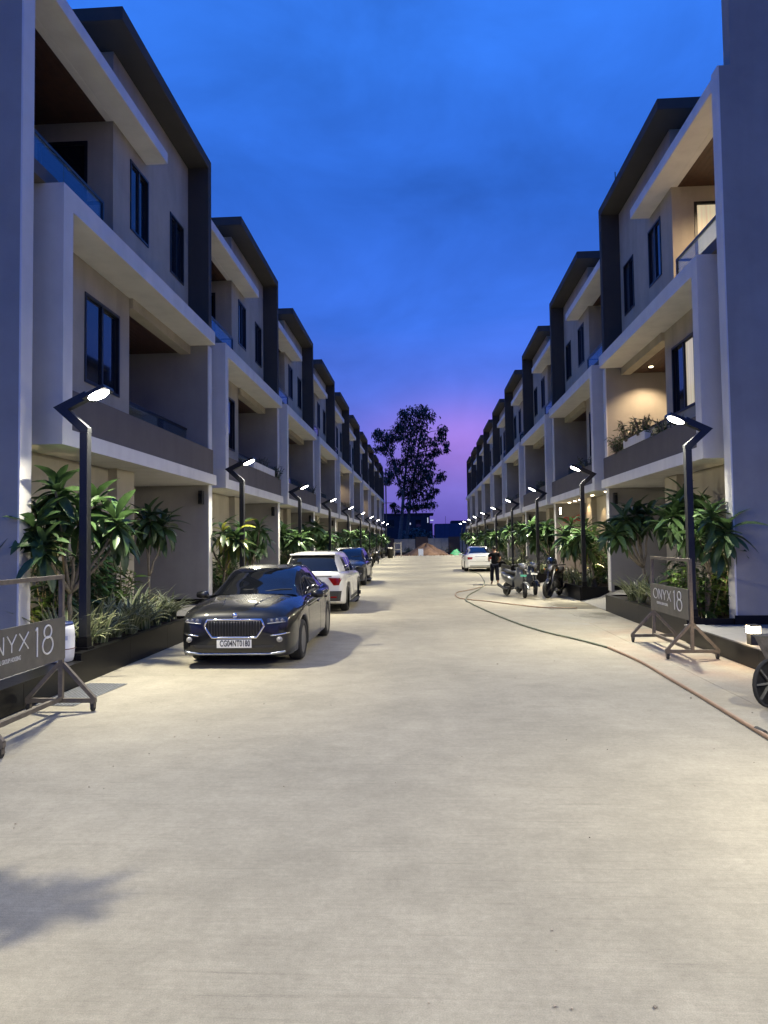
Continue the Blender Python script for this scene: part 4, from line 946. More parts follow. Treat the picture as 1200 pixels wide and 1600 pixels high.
# stickers behind the windscreen
for (x, y, w, h) in ((.36, 1.36, .055, .028),):
    z = sc_.gf['gz'](y)
    MB().quad(sc_.k(x+.19, y, z-.03), sc_.k(x+.27, y, z-.035), sc_.k(x+.265, y+.05, z-.0), sc_.k(x+.185, y+.05, z+.005)).build('sticker', mat('pale green sticker', (.3, .55, .5), .6), sed, fix=False)
car('white hatchback SUV seen from behind, parked behind the black sedan', SUV, (.905, .95, .875), (-2.66, 20.15, 0), R_(180), 'car_white', 'suv_rear')
car('dark blue SUV parked behind the white SUV, facing the camera', SUV, (.905, .93, .875), (-3.06, 25.9, 0), 0, 'car_blue', 'suv_front')
car('white sedan seen from behind on the right side of the road', SEDAN, (.92, .93, .90), (2.90, 41.0, 0), R_(180), 'car_white', 'sedan_rear', ('', .66))

# ------------------------------------------------------------------ two-wheelers
M['bike_silver'] = mat('silver scooter paint', (.11, .115, .12), .3, metal=.4, coat=.7)
M['bike_dark'] = mat('dark blue grey bike paint', (.03, .036, .05), .2, coat=1)
M['bike_black'] = mat('black bike paint', (.014, .013, .013), .3, coat=.5)
M['seat'] = mat('black vinyl seat', (.012, .012, .012), .6)
M['red'] = mat('dark red paint', (.18, .02, .012), .35, coat=.6)
def spoked(parent, y, r, w, spokes=6, disc=True, m='alloy', turn=0):
    t = put('wheel', None, parent, (0, y, r), (0, 0, turn)); h = w/2
    MB().lathe([(r*.76, -h*.8), (r*.92, -h), (r, -h*.35), (r, h*.35), (r*.92, h), (r*.76, h*.8), (r*.72, 0), (r*.76, -h*.8)], axis='x', n=24).build('tyre', M['tyre'], t, smooth=True)
    rm = MB().lathe([(r*.76, -h*.6), (r*.76, h*.6), (r*.68, h*.5), (r*.68, -h*.5), (r*.76, -h*.6)], axis='x', n=24).lathe([(0, -h*.9), (r*.16, -h*.9), (r*.16, h*.9), (0, h*.9)], axis='x', n=12)
    for k in range(spokes): a = 6.283*k/spokes; rm.bar((0, math.cos(a)*r*.1, math.sin(a)*r*.1), (0, math.cos(a)*r*.7, math.sin(a)*r*.7), w*.3, r*.09, upv=(1, 0, 0))
    rm.build('rim', M[m], t)
    return t
def hull(secs, n=14):
    """loft of ellipse-like sections: (y, z, half width, half height, power)"""
    mb = MB(); rows = []
    for (y, z, a, b, tilt) in secs:
        r = []
        for k in range(n+1):
            t = 6.2832*k/n; c_, s_ = math.cos(t), math.sin(t); cx = math.copysign(abs(c_)**.75, c_)*a; cz = math.copysign(abs(s_)**.75, s_)*b
            r.append((cx, y-math.sin(tilt)*cz, z+math.cos(tilt)*cz))
        rows.append(r)
    mb.grid(rows)
    for r in (rows[0], rows[-1]): q = len(mb.v); mb.v += r[:-1]; mb.f.append(tuple(range(q, q+n)))
    return mb
def scooter(label, loc, rz, paint, front, lean=.06):
    t = thing('scooter', label, 'scooter', loc, rz, 'scooters and motorbikes parked on the right'); t.rotation_euler = (0, lean, rz); m = M[paint]
    # nose towards -y, metres / U already
    spoked(t, 0, .21, .085, 6, turn=-.35); spoked(t, 1.12, .20, .09, 6)
    hull([(-.24, .26, .03, .012, .9), (-.17, .37, .062, .02, .5), (-.02, .44, .07, .022, 0), (.12, .40, .066, .02, -.5), (.19, .32, .04, .012, -.9)]).build('front_mudguard', m, t, smooth=True)
    f = MB().tube([(.045, 0, .21), (.045, .09, .50), (.03, .15, .62)], .018, 8).tube([(-.045, 0, .21), (-.045, .09, .50), (-.03, .15, .62)], .018, 8); f.build('fork', M['black_plastic'], t)
    hull([(.19, .30, .12, .03, -.2), (.13, .40, .17, .05, -.2), (.16, .60, .165, .045, -.25), (.20, .76, .12, .04, -.3), (.22, .84, .09, .03, -.3)], 16)
    ap = MB(); rows = []
    for z, w, y in ((.26, .11, .24), (.36, .16, .20), (.50, .175, .17), (.64, .165, .17), (.76, .13, .20), (.86, .10, .24)):
        rows.append([(w*u, y+.10*u*u+(-.035 if abs(u) < .4 else 0), z) for u in (-1, -.75, -.4, -.15, 0, .15, .4, .75, 1)])
    ap.grid(rows); ap.grid([[(x, y+.035, z) for x, y, z in r] for r in rows], True)
    for e in (0, -1): ap.grid([[r[e] for r in rows], [(r[e][0], r[e][1]+.035, r[e][2]) for r in rows]])
    ap.build('front_apron', m, t, smooth=True, fix=False)
    MB().box(-.13, .13, .22, .62, .235, .27).build('floorboard', M['black_plastic'], t, bevel=.008)
    hull([(.60, .42, .10, .15, .2), (.75, .48, .15, .17, 0), (1.0, .52, .15, .15, 0), (1.25, .57, .12, .12, -.1), (1.42, .62, .07, .06, -.1)]).build('rear_body', m, t, smooth=True)
    hull([(.56, .68, .08, .03, .1), (.68, .70, .13, .05, 0), (.95, .70, .13, .045, 0), (1.2, .745, .11, .05, 0), (1.36, .76, .07, .025, 0)]).build('seat', M['seat'], t, smooth=True)
    hull([(.06, .86, .05, .04, 0), (.10, .88, .11, .075, 0), (.19, .90, .13, .08, 0), (.27, .90, .07, .05, 0)]).build('handlebar_cowl', m, t, smooth=True)
    MB().lathe([(0, .05), (.055, .056), (.075, .08), (.078, .11)], (0, 0, .87), 'y', 16).build('headlight', M['lamp_clear'], t, smooth=True)
    MB().tube([(-.32, .27, .92), (-.12, .20, .93), (.12, .20, .93), (.32, .27, .92)], .016, 8).build('handlebar', M['black_plastic'], t)
    for x in (-1, 1):
        mr = MB().tube([(x*.16, .20, .93), (x*.22, .19, 1.07)], .008, 6); mr.lathe([(0, -.012), (.055, -.008), (.058, .01), (0, .014)], (x*.24, .19, 1.10), 'y', 14); mr.build('mirror', M['black_plastic'], t)
        MB().lathe([(0, -.01), (.03, 0), (.0, .01)], (x*.12, .10, .70), 'y', 10).build('indicator', M['indicator'], t)
    MB().box(-.10, .10, .112, .122, .60, .655).build('number_plate', M['plate_green'] if front == 'green' else M['plate'], t)
    hull([(.8, .26, .07, .07, 0), (1.12, .22, .07, .06, 0)]).build('engine', M['black_plastic'], t, smooth=True)
    MB().tube([(-.12, .8, .2), (-.14, 1.0, .21), (-.14, 1.4, .30)], [.03, .045, .05], 10).build('exhaust', M['black_plastic'], t)
    MB().box(-.05, .05, 1.38, 1.44, .55, .62).build('tail_light', M['tail_red'], t, bevel=.01)
    MB().bar((-.12, .74, .22), (-.2, .72, .005), .02).build('side_stand', M['black_plastic'], t)
    return t
M['plate_green'] = mat('green white sticker band', (.06, .26, .19), .5)
def motorbike(label, loc, rz, paint, helmet=None, lean=.08, group='scooters and motorbikes parked on the right'):
    t = thing('motorbike', label, 'motorbike', loc, rz, group); t.rotation_euler = (0, lean, rz); m = M[paint]
    spoked(t, 0, .27, .085, 5, turn=-.25); spoked(t, 1.15, .27, .10, 5)
    MB().tube([(.07, 0, .27), (.075, .14, .60), (.075, .22, .82)], .022, 8).tube([(-.07, 0, .27), (-.075, .14, .60), (-.075, .22, .82)], .022, 8).build('fork', M['alloy'], t, smooth=True)
    hull([(-.20, .42, .04, .012, .8), (-.10, .52, .055, .016, .4), (.03, .55, .055, .016, 0), (.16, .50, .05, .014, -.5)]).build('front_mudguard', m, t, smooth=True)
    hull([(.24, .72, .08, .06, 0), (.34, .78, .13, .10, 0), (.52, .80, .14, .10, 0), (.66, .74, .10, .06, 0)]).build('fuel_tank', m, t, smooth=True)
    hull([(.60, .72, .09, .03, 0), (.75, .73, .12, .04, 0), (1.0, .76, .12, .04, 0), (1.25, .82, .09, .035, 0)]).build('seat', M['seat'], t, smooth=True)
    hull([(.72, .60, .10, .09, 0), (1.0, .64, .10, .08, 0), (1.3, .74, .07, .05, 0), (1.42, .78, .04, .03, 0)]).build('side_panel', m, t, smooth=True)
    en = hull([(.32, .36, .11, .11, 0), (.48, .36, .14, .15, 0), (.66, .36, .14, .14, 0), (.76, .36, .08, .09, 0)])
    for k in range(5): en.box(-.11, .11, .36, .52, .46+k*.026, .474+k*.026)
    en.build('engine', M['engine'], t)
    MB().bar((0, .22, .80), (0, .36, .28), .05).bar((0, .36, .25), (0, .80, .25), .05).bar((.06, .75, .30), (.06, 1.15, .27), .035).bar((-.06, .75, .30), (-.06, 1.15, .27), .035).bar((.09, 1.10, .30), (.09, 1.05, .66), .04).bar((-.09, 1.10, .30), (-.09, 1.05, .66), .04).build('frame', M['black_plastic'], t)
    hull([(.04, .80, .05, .05, 0), (.08, .83, .085, .095, 0), (.17, .86, .09, .10, 0), (.22, .86, .05, .06, 0)]).build('headlight_cowl', m, t, smooth=True)
    MB().lathe([(0, .015), (.06, .022), (.07, .05)], (0, 0, .82), 'y', 16).build('headlight', M['lamp_clear'], t, smooth=True)
    MB().tube([(-.35, .34, .97), (-.16, .24, .94), (.16, .24, .94), (.35, .34, .97)], .015, 8).build('handlebar', M['black_plastic'], t)
    for x in (-1, 1):
        mr = MB().tube([(x*.2, .25, .95), (x*.27, .25, 1.10)], .008, 6); mr.lathe([(0, -.012), (.05, -.008), (.052, .01), (0, .014)], (x*.29, .25, 1.13), 'y', 14); mr.build('mirror', M['black_plastic'], t)
        MB().lathe([(0, -.02), (.03, 0), (.0, .02)], (x*.17, .12, .80), 'x', 10).build('indicator', M['indicator_o'], t)
    MB().tube([(.12, .40, .22), (.15, .7, .20), (.16, 1.3, .32)], [.025, .035, .05], 10).build('exhaust', M['chrome'], t, smooth=True)
    MB().box(-.05, .05, 1.40, 1.45, .72, .79).build('tail_light', M['tail_red'], t, bevel=.01)
    MB().bar((-.12, .74, .28), (-.24, .70, .005), .022).build('side_stand', M['black_plastic'], t)
    return t
M['engine'] = mat('engine metal', (.08, .08, .082), .45, metal=.7, var=.3, vscale=30)
M['indicator_o'] = mat('amber indicator', (.45, .13, .01), .25)
scooter('silver scooter with green band, parked nearest to the hose loop', (2.80, 20.0, 0), R_(20), 'bike_silver', 'green')
scooter('dark blue-grey scooter parked just behind the silver scooter', (3.26, 21.05, 0), R_(18), 'bike_dark', '')
mb1 = motorbike('black motorbike with a helmet on its handlebar, next to the planter corner', (3.42, 19.85, 0), R_(-26), 'bike_black')
hm = thing('helmet', 'dark helmet with visor hanging on the motorbike mirror', 'helmet', (3.62, 20.25, .98))
MB().lathe([(.09, -.10), (.135, -.06), (.15, .02), (.14, .09), (.09, .145), (0, .165)], n=20).build('shell', M['bike_dark'], hm, smooth=True)
vz = MB(); rows = []
for z in (-.045, .0, .05): rows.append([(math.sin(a)*.156, -math.cos(a)*.156, z) for a in np.linspace(-1.1, 1.1, 10)])
vz.grid(rows).build('visor', M['car_glass'], hm, smooth=True, fix=False)
MB().box(-.1, .1, -.09, .09, 0, .05).build('cloth', M['red'], mb1, (0, .50, .90), bevel=.02)
for i, (x, y, a, lab) in enumerate(((-3.45, 44.5, 150, 'dark motorbike parked on the left just past the dark blue SUV'), (-3.6, 47.2, 165, 'dark motorbike parked farther along the left kerb'), (-3.5, 52.0, 20, 'dark motorbike parked near the far left lamps'))):
    motorbike(lab, (x, y, 0), R_(a), ('bike_black', 'bike_dark', 'bike_black')[i], group='motorbikes parked along the left')
motorbike('dark motorbike parked ahead of the white sedan', (3.55, 45.5, 0), R_(10), 'bike_black')

# ------------------------------------------------------------------ the person walking away
def skin_mesh(name, verts, edges, radii, m, sub=2, root=0):
    me = bpy.data.meshes.new(name); me.from_pydata([Vector(v)*U for v in verts], edges, [])
    o = bpy.data.objects.new(name, me); COL.objects.link(o)
    sk = o.modifiers.new('skin', 'SKIN'); sk.use_smooth_shade = True; sk.branch_smoothing = .6
    lay = me.skin_vertices[0] if me.skin_vertices else None
    if lay is None:
        bm = bmesh.new(); bm.from_mesh(me); bm.verts.layers.skin.verify(); bm.to_mesh(me); bm.free(); lay = me.skin_vertices[0]
    for i, r in enumerate(radii):
        r = r if hasattr(r, '__len__') else (r, r); lay.data[i].radius = (r[0]*U, r[1]*U); lay.data[i].use_root = (i == root)
    sb = o.modifiers.new('sub', 'SUBSURF'); sb.levels = sb.render_levels = sub
    dg = bpy.context.evaluated_depsgraph_get(); dg.update()
    res = bpy.data.meshes.new_from_object(o.evaluated_get(dg)); res.name = name
    bpy.data.objects.remove(o); res.materials.clear(); res.materials.append(m); res.polygons.foreach_set('use_smooth', [True]*len(res.polygons))
    return res
M['skin'] = mat('brown skin', (.20, .10, .06), .55)
M['shirt'] = mat('black shirt cloth', (.006, .006, .008), .85, spec=.08, var=.2, vscale=20, bump=.2, bscale=60)
M['trousers'] = mat('dark navy trousers', (.006, .007, .014), .85, spec=.08, var=.2, vscale=20)
M['hair'] = mat('black hair', (.008, .007, .007), .6)
M['sandal'] = mat('pale sandal', (.35, .28, .2), .7)
pe = thing('person', 'person in black shirt and dark trousers walking away beside the white sedan', 'person', (2.60, 26.4, 0), R_(4))
H_ = 1.45
def pz(*v): return tuple(a*H_ for a in v)
bv = [pz(0, 0, .53), pz(0, .0, .62), pz(0, -.005, .74), pz(0, 0, .81), pz(0, .005, .86), pz(0, .012, .905), pz(0, .014, .955),
      pz(.115, 0, .79), pz(.142, -.03, .64), pz(.120, .10, .585), pz(.10, .15, .60),
      pz(-.115, 0, .79), pz(-.150, -.02, .64), pz(-.125, .10, .60), pz(-.10, .15, .615),
      pz(.055, 0, .49), pz(.060, -.035, .28), pz(.062, -.115, .07), pz(.066, -.055, .022),
      pz(-.055, 0, .49), pz(-.062, .055, .28), pz(-.064, .045, .055), pz(-.068, .12, .02)]
be = [(0, 1), (1, 2), (2, 3), (3, 4), (4, 5), (5, 6), (3, 7), (7, 8), (8, 9), (9, 10), (3, 11), (11, 12), (12, 13), (13, 14), (0, 15), (15, 16), (16, 17), (17, 18), (0, 19), (19, 20), (20, 21), (21, 22)]
br = [(.085, .06), (.075, .055), (.09, .06), (.075, .05), (.033, .033), (.05, .06), (.045, .055), (.036, .036), (.028, .028), (.022, .022), (.02, .014), (.036, .036), (.028, .028), (.022, .022), (.02, .014), (.055, .055), (.04, .04), (.024, .024), (.022, .016), (.055, .055), (.04, .04), (.024, .024), (.022, .016)]
sc2 = lambda r, f=1.0: [(a[0]*H_*f, a[1]*H_*f) for a in r]
put('body', skin_mesh('body', bv, be, sc2(br), M['skin']), pe)
sv = [bv[i] for i in (0, 1, 2, 3, 7, 8, 11, 12)]+[pz(0, .003, .835)]; sv[5] = tuple(lerp(a, b, .62) for a, b in zip(bv[7], bv[8])); sv[7] = tuple(lerp(a, b, .62) for a, b in zip(bv[11], bv[12])); sv[0] = pz(0, 0, .485)
put('shirt', skin_mesh('shirt', sv, [(0, 1), (1, 2), (2, 3), (3, 4), (4, 5), (3, 6), (6, 7), (3, 8)], sc2([(.102, .078), (.094, .074), (.108, .078), (.092, .066), (.05, .05), (.046, .046), (.05, .05), (.046, .046), (.05, .045)]), M['shirt']), pe)
tv = [pz(0, 0, .53), bv[15], bv[16], pz(.062, -.095, .085), bv[19], bv[20], pz(-.064, .045, .075)]
put('trousers', skin_mesh('trousers', tv, [(0, 1), (1, 2), (2, 3), (0, 4), (4, 5), (5, 6)], sc2([(.09, .068), (.068, .068), (.054, .054), (.046, .046), (.068, .068), (.054, .054), (.046, .046)]), M['trousers']), pe)
MB().merge(MB().lathe([(0, -.07), (.052, -.055), (.07, 0), (.064, .05), (.035, .075), (0, .082)], n=18), Matrix.Translation(pz(0, -.004, .935)) @ Matrix.Diagonal((.98, 1.08, 1, 1))).build('hair', M['hair'], pe, smooth=True)
for x in (-1, 1): MB().merge(MB().lathe([(0, -.006), (.018, 0), (0, .006)], axis='x', n=10), Matrix.Translation(pz(x*.056, .012, .915))).build('ear', M['skin'], pe, smooth=True)
for sgn, (x, y, z, a) in ((1, (.066*H_, -.10*H_, .042*H_, .5)), (-1, (-.068*H_, .09*H_, .012, 0))):
    MB().merge(hull([(-.06, 0, .03, .014, 0), (0, .0, .037, .016, 0), (.09, 0, .042, .014, 0), (.13, 0, .025, .01, 0)]), Matrix.Translation((x, y, z)) @ Matrix.Rotation(-a, 4, 'X')).build('sandal', M['sandal'], pe, smooth=True)
for x in (-1, 1):       # five bent fingers on each forward hand
    hb = Vector(pz(x*.10, .15, .60 if x > 0 else .615)); fg = MB()
    for k in range(4):
        o = Vector((x*(.012-.009*k), .012, .012-.008*k)); L = (.03, .035, .033, .026)[k]; fg.tube([hb+o, hb+o+Vector((-x*.004, L, -.006)), hb+o+Vector((-x*.012, L*1.3, -.024))], [.008, .0075, .006], 6)
    fg.tube([hb+Vector((-x*.008, 0, .012)), hb+Vector((-x*.03, .018, .016)), hb+Vector((-x*.036, .036, .008))], [.009, .008, .006], 6)
    fg.build('fingers', M['skin'], pe, smooth=True)

# ------------------------------------------------------------------ wheeled sign stands
M['sign_metal'] = mat('weathered brown steel', (.115, .098, .080), .6, metal=.2, var=.25, vscale=15)
M['sign_board'] = mat('dark olive sign board', (.085, .080, .070), .6, var=.2, vscale=8, streak=.15)
M['sign_white'] = mat('white lettering', (.62, .62, .60), .55)
def strokes(mb, ch, x, h, w, r, wx):
    """thin-line capital drawn with round strokes; wx maps (u, v) to space"""
    T = lambda pts, c=False: mb.tube([wx(x+u*w, v*h) for u, v in pts], r, 6, closed=c)
    el = lambda cx, cz, rx, rz, n=22: [(cx+rx*math.cos(6.2832*i/n), cz+rz*math.sin(6.2832*i/n)) for i in range(n)]
    if ch == 'O': T(el(.5, .5, .5, .5), True)
    if ch == 'N': T([(.05, 0), (.05, 1)]); T([(.05, 1), (.95, 0)]); T([(.95, 0), (.95, 1)])
    if ch == 'Y': T([(0, 1), (.5, .45)]); T([(1, 1), (.5, .45)]); T([(.5, .45), (.5, 0)])
    if ch == 'X': T([(0, 1), (1, 0)]); T([(1, 1), (0, 0)])
    if ch == '1': T([(.2, .9), (.5, 1)]); T([(.5, 1), (.5, 0)])
    if ch == '8': T(el(.5, .78, .36, .22), True); T(el(.5, .30, .5, .30), True)
def sign_stand(label, x, y0, y1, face):
    """posts at y0 and y1 on line x; face is +1 when the board looks toward +x"""
    t = thing('sign_stand', label, 'sign stand', (x, (y0+y1)/2, 0), 0, 'wheeled steel sign stands'); h = (y1-y0)/2; w = .042
    fr = MB()
    for y in (-h, h): fr.box(-w/2, w/2, y-w/2, y+w/2, .10, 1.36)
    fr.box(-w/2+.001, w/2-.001, -h+w/2, h-w/2, 1.36-w, 1.359); fr.box(-w/2+.001, w/2-.001, -h+w/2, h-w/2, .105, .105+w)
    fr.build('frame', M['sign_metal'], t)
    for y in (-h, h):
        b = MB().box(-.36, .36, y-w/2+.001, y+w/2-.001, .085, .085+w)
        for sx in (-1, 1): b.bar((sx*.345, y, .12), (sx*.02, y, .47), w*.9, w*.9, (0, 1, 0))
        b.build('brace', M['sign_metal'], t)
        for sx in (-1, 1):
            cs = put('caster', None, t, (sx*.33, y, 0))
            MB().lathe([(.010, -.014), (.036, -.014), (.040, -.008), (.040, .008), (.036, .014), (.010, .014)], (0, 0, .04), 'x', 16).build('caster_wheel', M['tyre'], cs)
            MB().box(-.022, -.016, -.02, .02, .035, .086).box(.016, .022, -.02, .02, .035, .086).box(-.022, .022, -.022, .022, .075, .0845).build('fork', M['sign_metal'], cs)
    bd = MB().box(face*.022, face*.034, -h+.005, h+.012, .52, .94).build('board', M['sign_board'], t)
    # reading direction: +y on a board facing... so that it reads from the road side
    dirn = 1 if face > 0 else -1; L = 2*h
    wx = lambda u, v: (face*.0355, dirn*(u-.5)*L, .52+v)
    lt = MB()
    for ch, u, hh, wd, vb in (('O', .09, .15, .125, .20), ('N', .245, .15, .085, .20), ('Y', .36, .15, .09, .20), ('X', .48, .15, .095, .20), ('1', .64, .27, .06, .10), ('8', .73, .27, .12, .10)):
        strokes(lt, ch, u, hh, wd, .0062 if hh < .2 else .009, lambda a, b, vb=vb: wx(a, b+vb))
    lt.build('lettering', M['sign_white'], bd)
    text('RESIDENTIAL GROUP HOUSING', .056, bd, wx(.335, .135), (R_(90), 0, R_(90)*dirn), M['sign_white'], ext=.001, sx=.62)
    return t
sign_stand('brown wheeled sign stand reading ONYX 18 at the left edge, before the white drum', -3.66, 5.33, 6.85, 1)
sign_stand('smaller looking brown wheeled sign stand reading ONYX 18 by the right planter', 3.61, 9.77, 11.36, -1)

# ------------------------------------------------------------------ white drum
dr = thing('plastic_drum', 'white plastic drum with a blue rim beside the left lamp post', 'drum', (-4.31, 8.07, .286))
MB().lathe([(.0, .0), (.115, .0), (.128, .012), (.140, .06), (.146, .14), (.147, .145), (.147, .155), (.146, .16), (.147, .30), (.142, .38), (.128, .43), (.112, .445), (.108, .442), (.108, .40), (.0, .39)], n=28).build('drum_body', M['drum'] if 'drum' in M else mat('white drum plastic', (.62, .63, .66), .4, var=.08, vscale=9, streak=.1), dr, smooth=True)
MB().lathe([(.112, .425), (.128, .425), (.130, .445), (.118, .462), (.108, .46), (.108, .43)], n=28).build('rim', mat('blue plastic rim', (.02, .035, .12), .4), dr, smooth=True)
MB().lathe([(.1475, .150), (.1485, .152), (.1485, .158), (.1475, .16)], n=28).build('red_band', mat('dark red band', (.10, .012, .02), .5), dr)
lb = MB(); lb.grid([[(math.sin(a)*.149, -math.cos(a)*.149, z) for a in np.linspace(.45, .95, 6)] for z in (.26, .31)]); lb.build('label', mat('faded blue label', (.28, .32, .48), .5), dr, fix=False)

# ------------------------------------------------------------------ drain grating
gr = thing('drain_grating', 'perforated steel drain grating set in the road by the left planter', 'grating', (-3.83, 7.62, .004), R_(-4))
fb = MB(); W2, L2 = .235, .55
for y in np.linspace(-L2, L2, 26): fb.box(-W2, W2, y-.007, y+.007, .0, .004)
for x in np.linspace(-W2, W2, 12): fb.box(x-.007, x+.007, -L2-.011, L2+.011, .0005, .0046)
gb = fb.build('grid', mat('galvanised grating', (.22, .23, .24), .5, metal=.3, var=.2, vscale=20), gr)
MB().box(-W2, W2, -L2, L2, -.003, -.001).build('dark_backing', M['ink'], gr)  # flat black sheet under the bars stands in for the shade in the drain

# ------------------------------------------------------------------ hoses
def spline(pts, n=8):
    out = []; P_ = [Vector(p) for p in pts]; P_ = [P_[0]]+P_+[P_[-1]]
    for i in range(1, len(P_)-2):
        for k in range(n):
            t = k/n; a, b, c, d = P_[i-1:i+3]; out.append(.5*((2*b)+(c-a)*t+(2*a-5*b+4*c-d)*t*t+(3*b-a-3*c+d)*t**3))
    return out+[P_[-2]]
M['hose'] = mat('tan garden hose', (.30, .195, .12), .55, var=.15, vscale=6)
M['hose_green'] = mat('green garden hose', (.11, .125, .075), .5, var=.15, vscale=6)
hp = [(2.95, 4.6), (2.78, 5.6), (2.78, 6.36), (2.81, 7.35), (2.82, 8.29), (2.83, 9.53), (2.73, 10.75)]
hp2 = [(2.73, 10.75), (2.45, 11.65), (2.09, 12.62), (1.73, 14.22), (1.41, 16.42), (1.17, 18.44), (1.11, 19.44), (1.31, 21.24), (1.86, 23.99), (2.25, 26.79), (2.45, 30.0), (2.63, 34.83), (2.3, 37.2)]
hs = thing('garden_hose', 'long tan and green garden hose winding along the right side of the road', 'hose', (0, 0, 0))
MB().tube(spline([(x, y, .018) for x, y in hp]), .018, 8).build('hose_length', M['hose'], hs, smooth=True)
MB().tube(spline([(x, y, .016) for x, y in hp2]), .015, 8).build('hose_length', M['hose_green'], hs, smooth=True)['label'] = 'green far length of the hose'
MB().tube([(2.79, 6.02, .02), (2.785, 6.16, .02)], .026, 10).build('coupling', M['cladding'], hs)
tag(MB().tube(spline([(2.12, 25.3, .014), (1.49, 23.42, .014), (1.02, 22.32, .014), (.9, 21.04, .014), (1.03, 19.87, .014), (1.63, 18.98, .014), (2.33, 17.8, .014), (2.85, 17.08, .014), (3.6, 16.9, .014)]), .013, 8).build('thin_hose', M['hose'], smooth=True), 'thin brown hose looping across the road in front of the scooters', 'hose')
tag(MB().tube([(1.75, 25.85, .012), (2.6, 25.7, .012)], .012, 6).build('rod', M['pole']), 'dark rod lying on the concrete behind the walking person', 'rod')

# ------------------------------------------------------------------ wheelbarrow and bollard
wb = thing('wheelbarrow', 'cement-stained wheelbarrow with a spoked iron wheel at the right edge', 'wheelbarrow', (3.31, 7.0, 0), R_(-62))
M['iron'] = mat('dirty iron', (.10, .098, .085), .75, var=.45, vscale=14)
M['tray'] = mat('cement crusted tray', (.14, .125, .105), .8, var=.45, vscale=10, bump=.4, bscale=30)
wr = put('wheel', None, wb, (0, 0, .235))
MB().lathe([(.212, -.016), (.232, -.018), (.236, 0), (.232, .018), (.212, .016), (.208, 0), (.212, -.016)], axis='x', n=28).build('tyre', M['tyre'], wr, smooth=True)
sp = MB().lathe([(0, -.05), (.032, -.05), (.032, .05), (0, .05)], axis='x', n=12)
for k in range(8): a = k*math.pi/4; sp.bar((0, math.cos(a)*.02, math.sin(a)*.02), (0, math.cos(a)*.2, math.sin(a)*.2), .016, .022, (1, 0, 0))
sp.build('spokes', M['iron'], wr)
for x in (-1, 1):
    MB().tube([(x*.06, -.02, .235), (x*.17, .55, .33), (x*.26, 1.35, .52)], .018, 8).build('handle', M['iron'], wb, smooth=True)
    MB().tube([(x*.20, .72, .37), (x*.23, .82, .02), (x*.20, .95, .02)], .016, 8).build('leg', M['iron'], wb)
ty = MB()
b_ = [(-.14, .20, .34), (.14, .20, .34), (.18, .72, .38), (-.18, .72, .38)]; tp = [(-.24, .10, .66), (.24, .10, .66), (.31, .98, .62), (-.31, .98, .62)]
i_ = [(p[0]*.96, lerp(p[1], .44, .03), p[2]+.012) for p in b_]; it = [(p[0]*.96, lerp(p[1], .44, .03), p[2]) for p in tp]
for k in range(4): j = (k+1) % 4; ty.quad(b_[k], b_[j], tp[j], tp[k]).quad(i_[k], i_[j], it[j], it[k]).quad(tp[k], tp[j], it[j], it[k])
ty.quad(*b_).quad(*i_); ty.build('tray', M['tray'], wb, fix=False)
MB().tube(tp, .012, 6, closed=True).build('tray_rim', M['iron'], wb)
bo = thing('bollard_light', 'low black bollard light with glowing warm top on the edge of the right forecourt', 'bollard light', (4.14, 9.15, .286))
MB().box(-.058, .058, -.058, .058, 0, .13).box(-.045, .045, -.045, .045, .13, .145).build('post', M['pole'], bo)
MB().box(-.064, .064, -.064, .064, .1455, .235).build('lens', M['bollard'] if 'bollard' in M else mat('bollard lens', (.9, .85, .7), .4, emit=(1, .82, .52), estr=16), bo)
MB().box(-.068, .068, -.068, .068, .2355, .25).build('cap', M['pole'], bo)
ld = bpy.data.lights.new('lamp_light', 'POINT'); ld.energy = 16; ld.color = (1, .72, .38); ld.shadow_soft_size = .05
lo = bpy.data.objects.new('lamp_light', ld); COL.objects.link(lo); lo.parent = bo; lo.location = Vector((-.135, -.02, .19))*U

# ------------------------------------------------------------------ the far end of the road
M['precast'] = mat('pale precast panel', (.46, .43, .38), .85, var=.15, vscale=3, bump=.2)
M['brick'] = mat('dark brick', (.12, .085, .07), .9, var=.25, vscale=9, bump=.4)
M['sand'] = mat('brown sand', (.24, .145, .09), .95, var=.25, vscale=3, bump=.6, bscale=14)
bw = thing('boundary_wall', 'low boundary wall of pale panels and brick piers closing the far end of the road', 'wall', (0, 86, 0))
MB().box(-7, 7, 0, .2, 0, .3).build('footing', M['brick'], bw)
for x0, x1, z, pier in ((-7, -5.2, 2.0, 1), (-5.19, -3.75, 2.05, 1), (-3.74, -1.15, 1.92, 0), (-1.14, .40, 2.18, 1), (.41, 2.9, 2.0, 0), (2.91, 4.3, 2.15, 1), (4.31, 7, 2.0, 0)):
    n = 1 if pier else 3
    for k in range(n):
        w = (x1-x0)/n; MB().box(x0+k*w+.01, x0+(k+1)*w-.01, -.06 if pier else .04, .2, .301, z).build('brick_pier' if pier else 'wall_panel', M['brick'] if pier else M['precast'], bw)
sd = MB(); r = random.Random(5); rows = []
for i in range(15):
    row = []
    for j in range(33):
        a = 6.2832*(j % 32)/32; t = i/14; rr_ = t*(2.35+.35*math.sin(a*3)+.2*math.sin(a*5+1)); z = 1.2*(1-t**1.35)*(1+.14*math.sin(a*4+2*t)+.08*math.sin(a*9+6*t))+.07*math.sin(9*t+a*7)*(1-t); 
        row.append((math.cos(a)*rr_*1.05, math.sin(a)*rr_*.8, max(0, z) if i < 14 else -.02))
    rows.append(row)
tag(sd.grid(rows).build('sand_pile', M['sand'], None, (0.15, 82.2, 0), smooth=True, fix=False), 'heap of brown sand and rubble at the far end of the road', 'sand pile')
rb = MB()
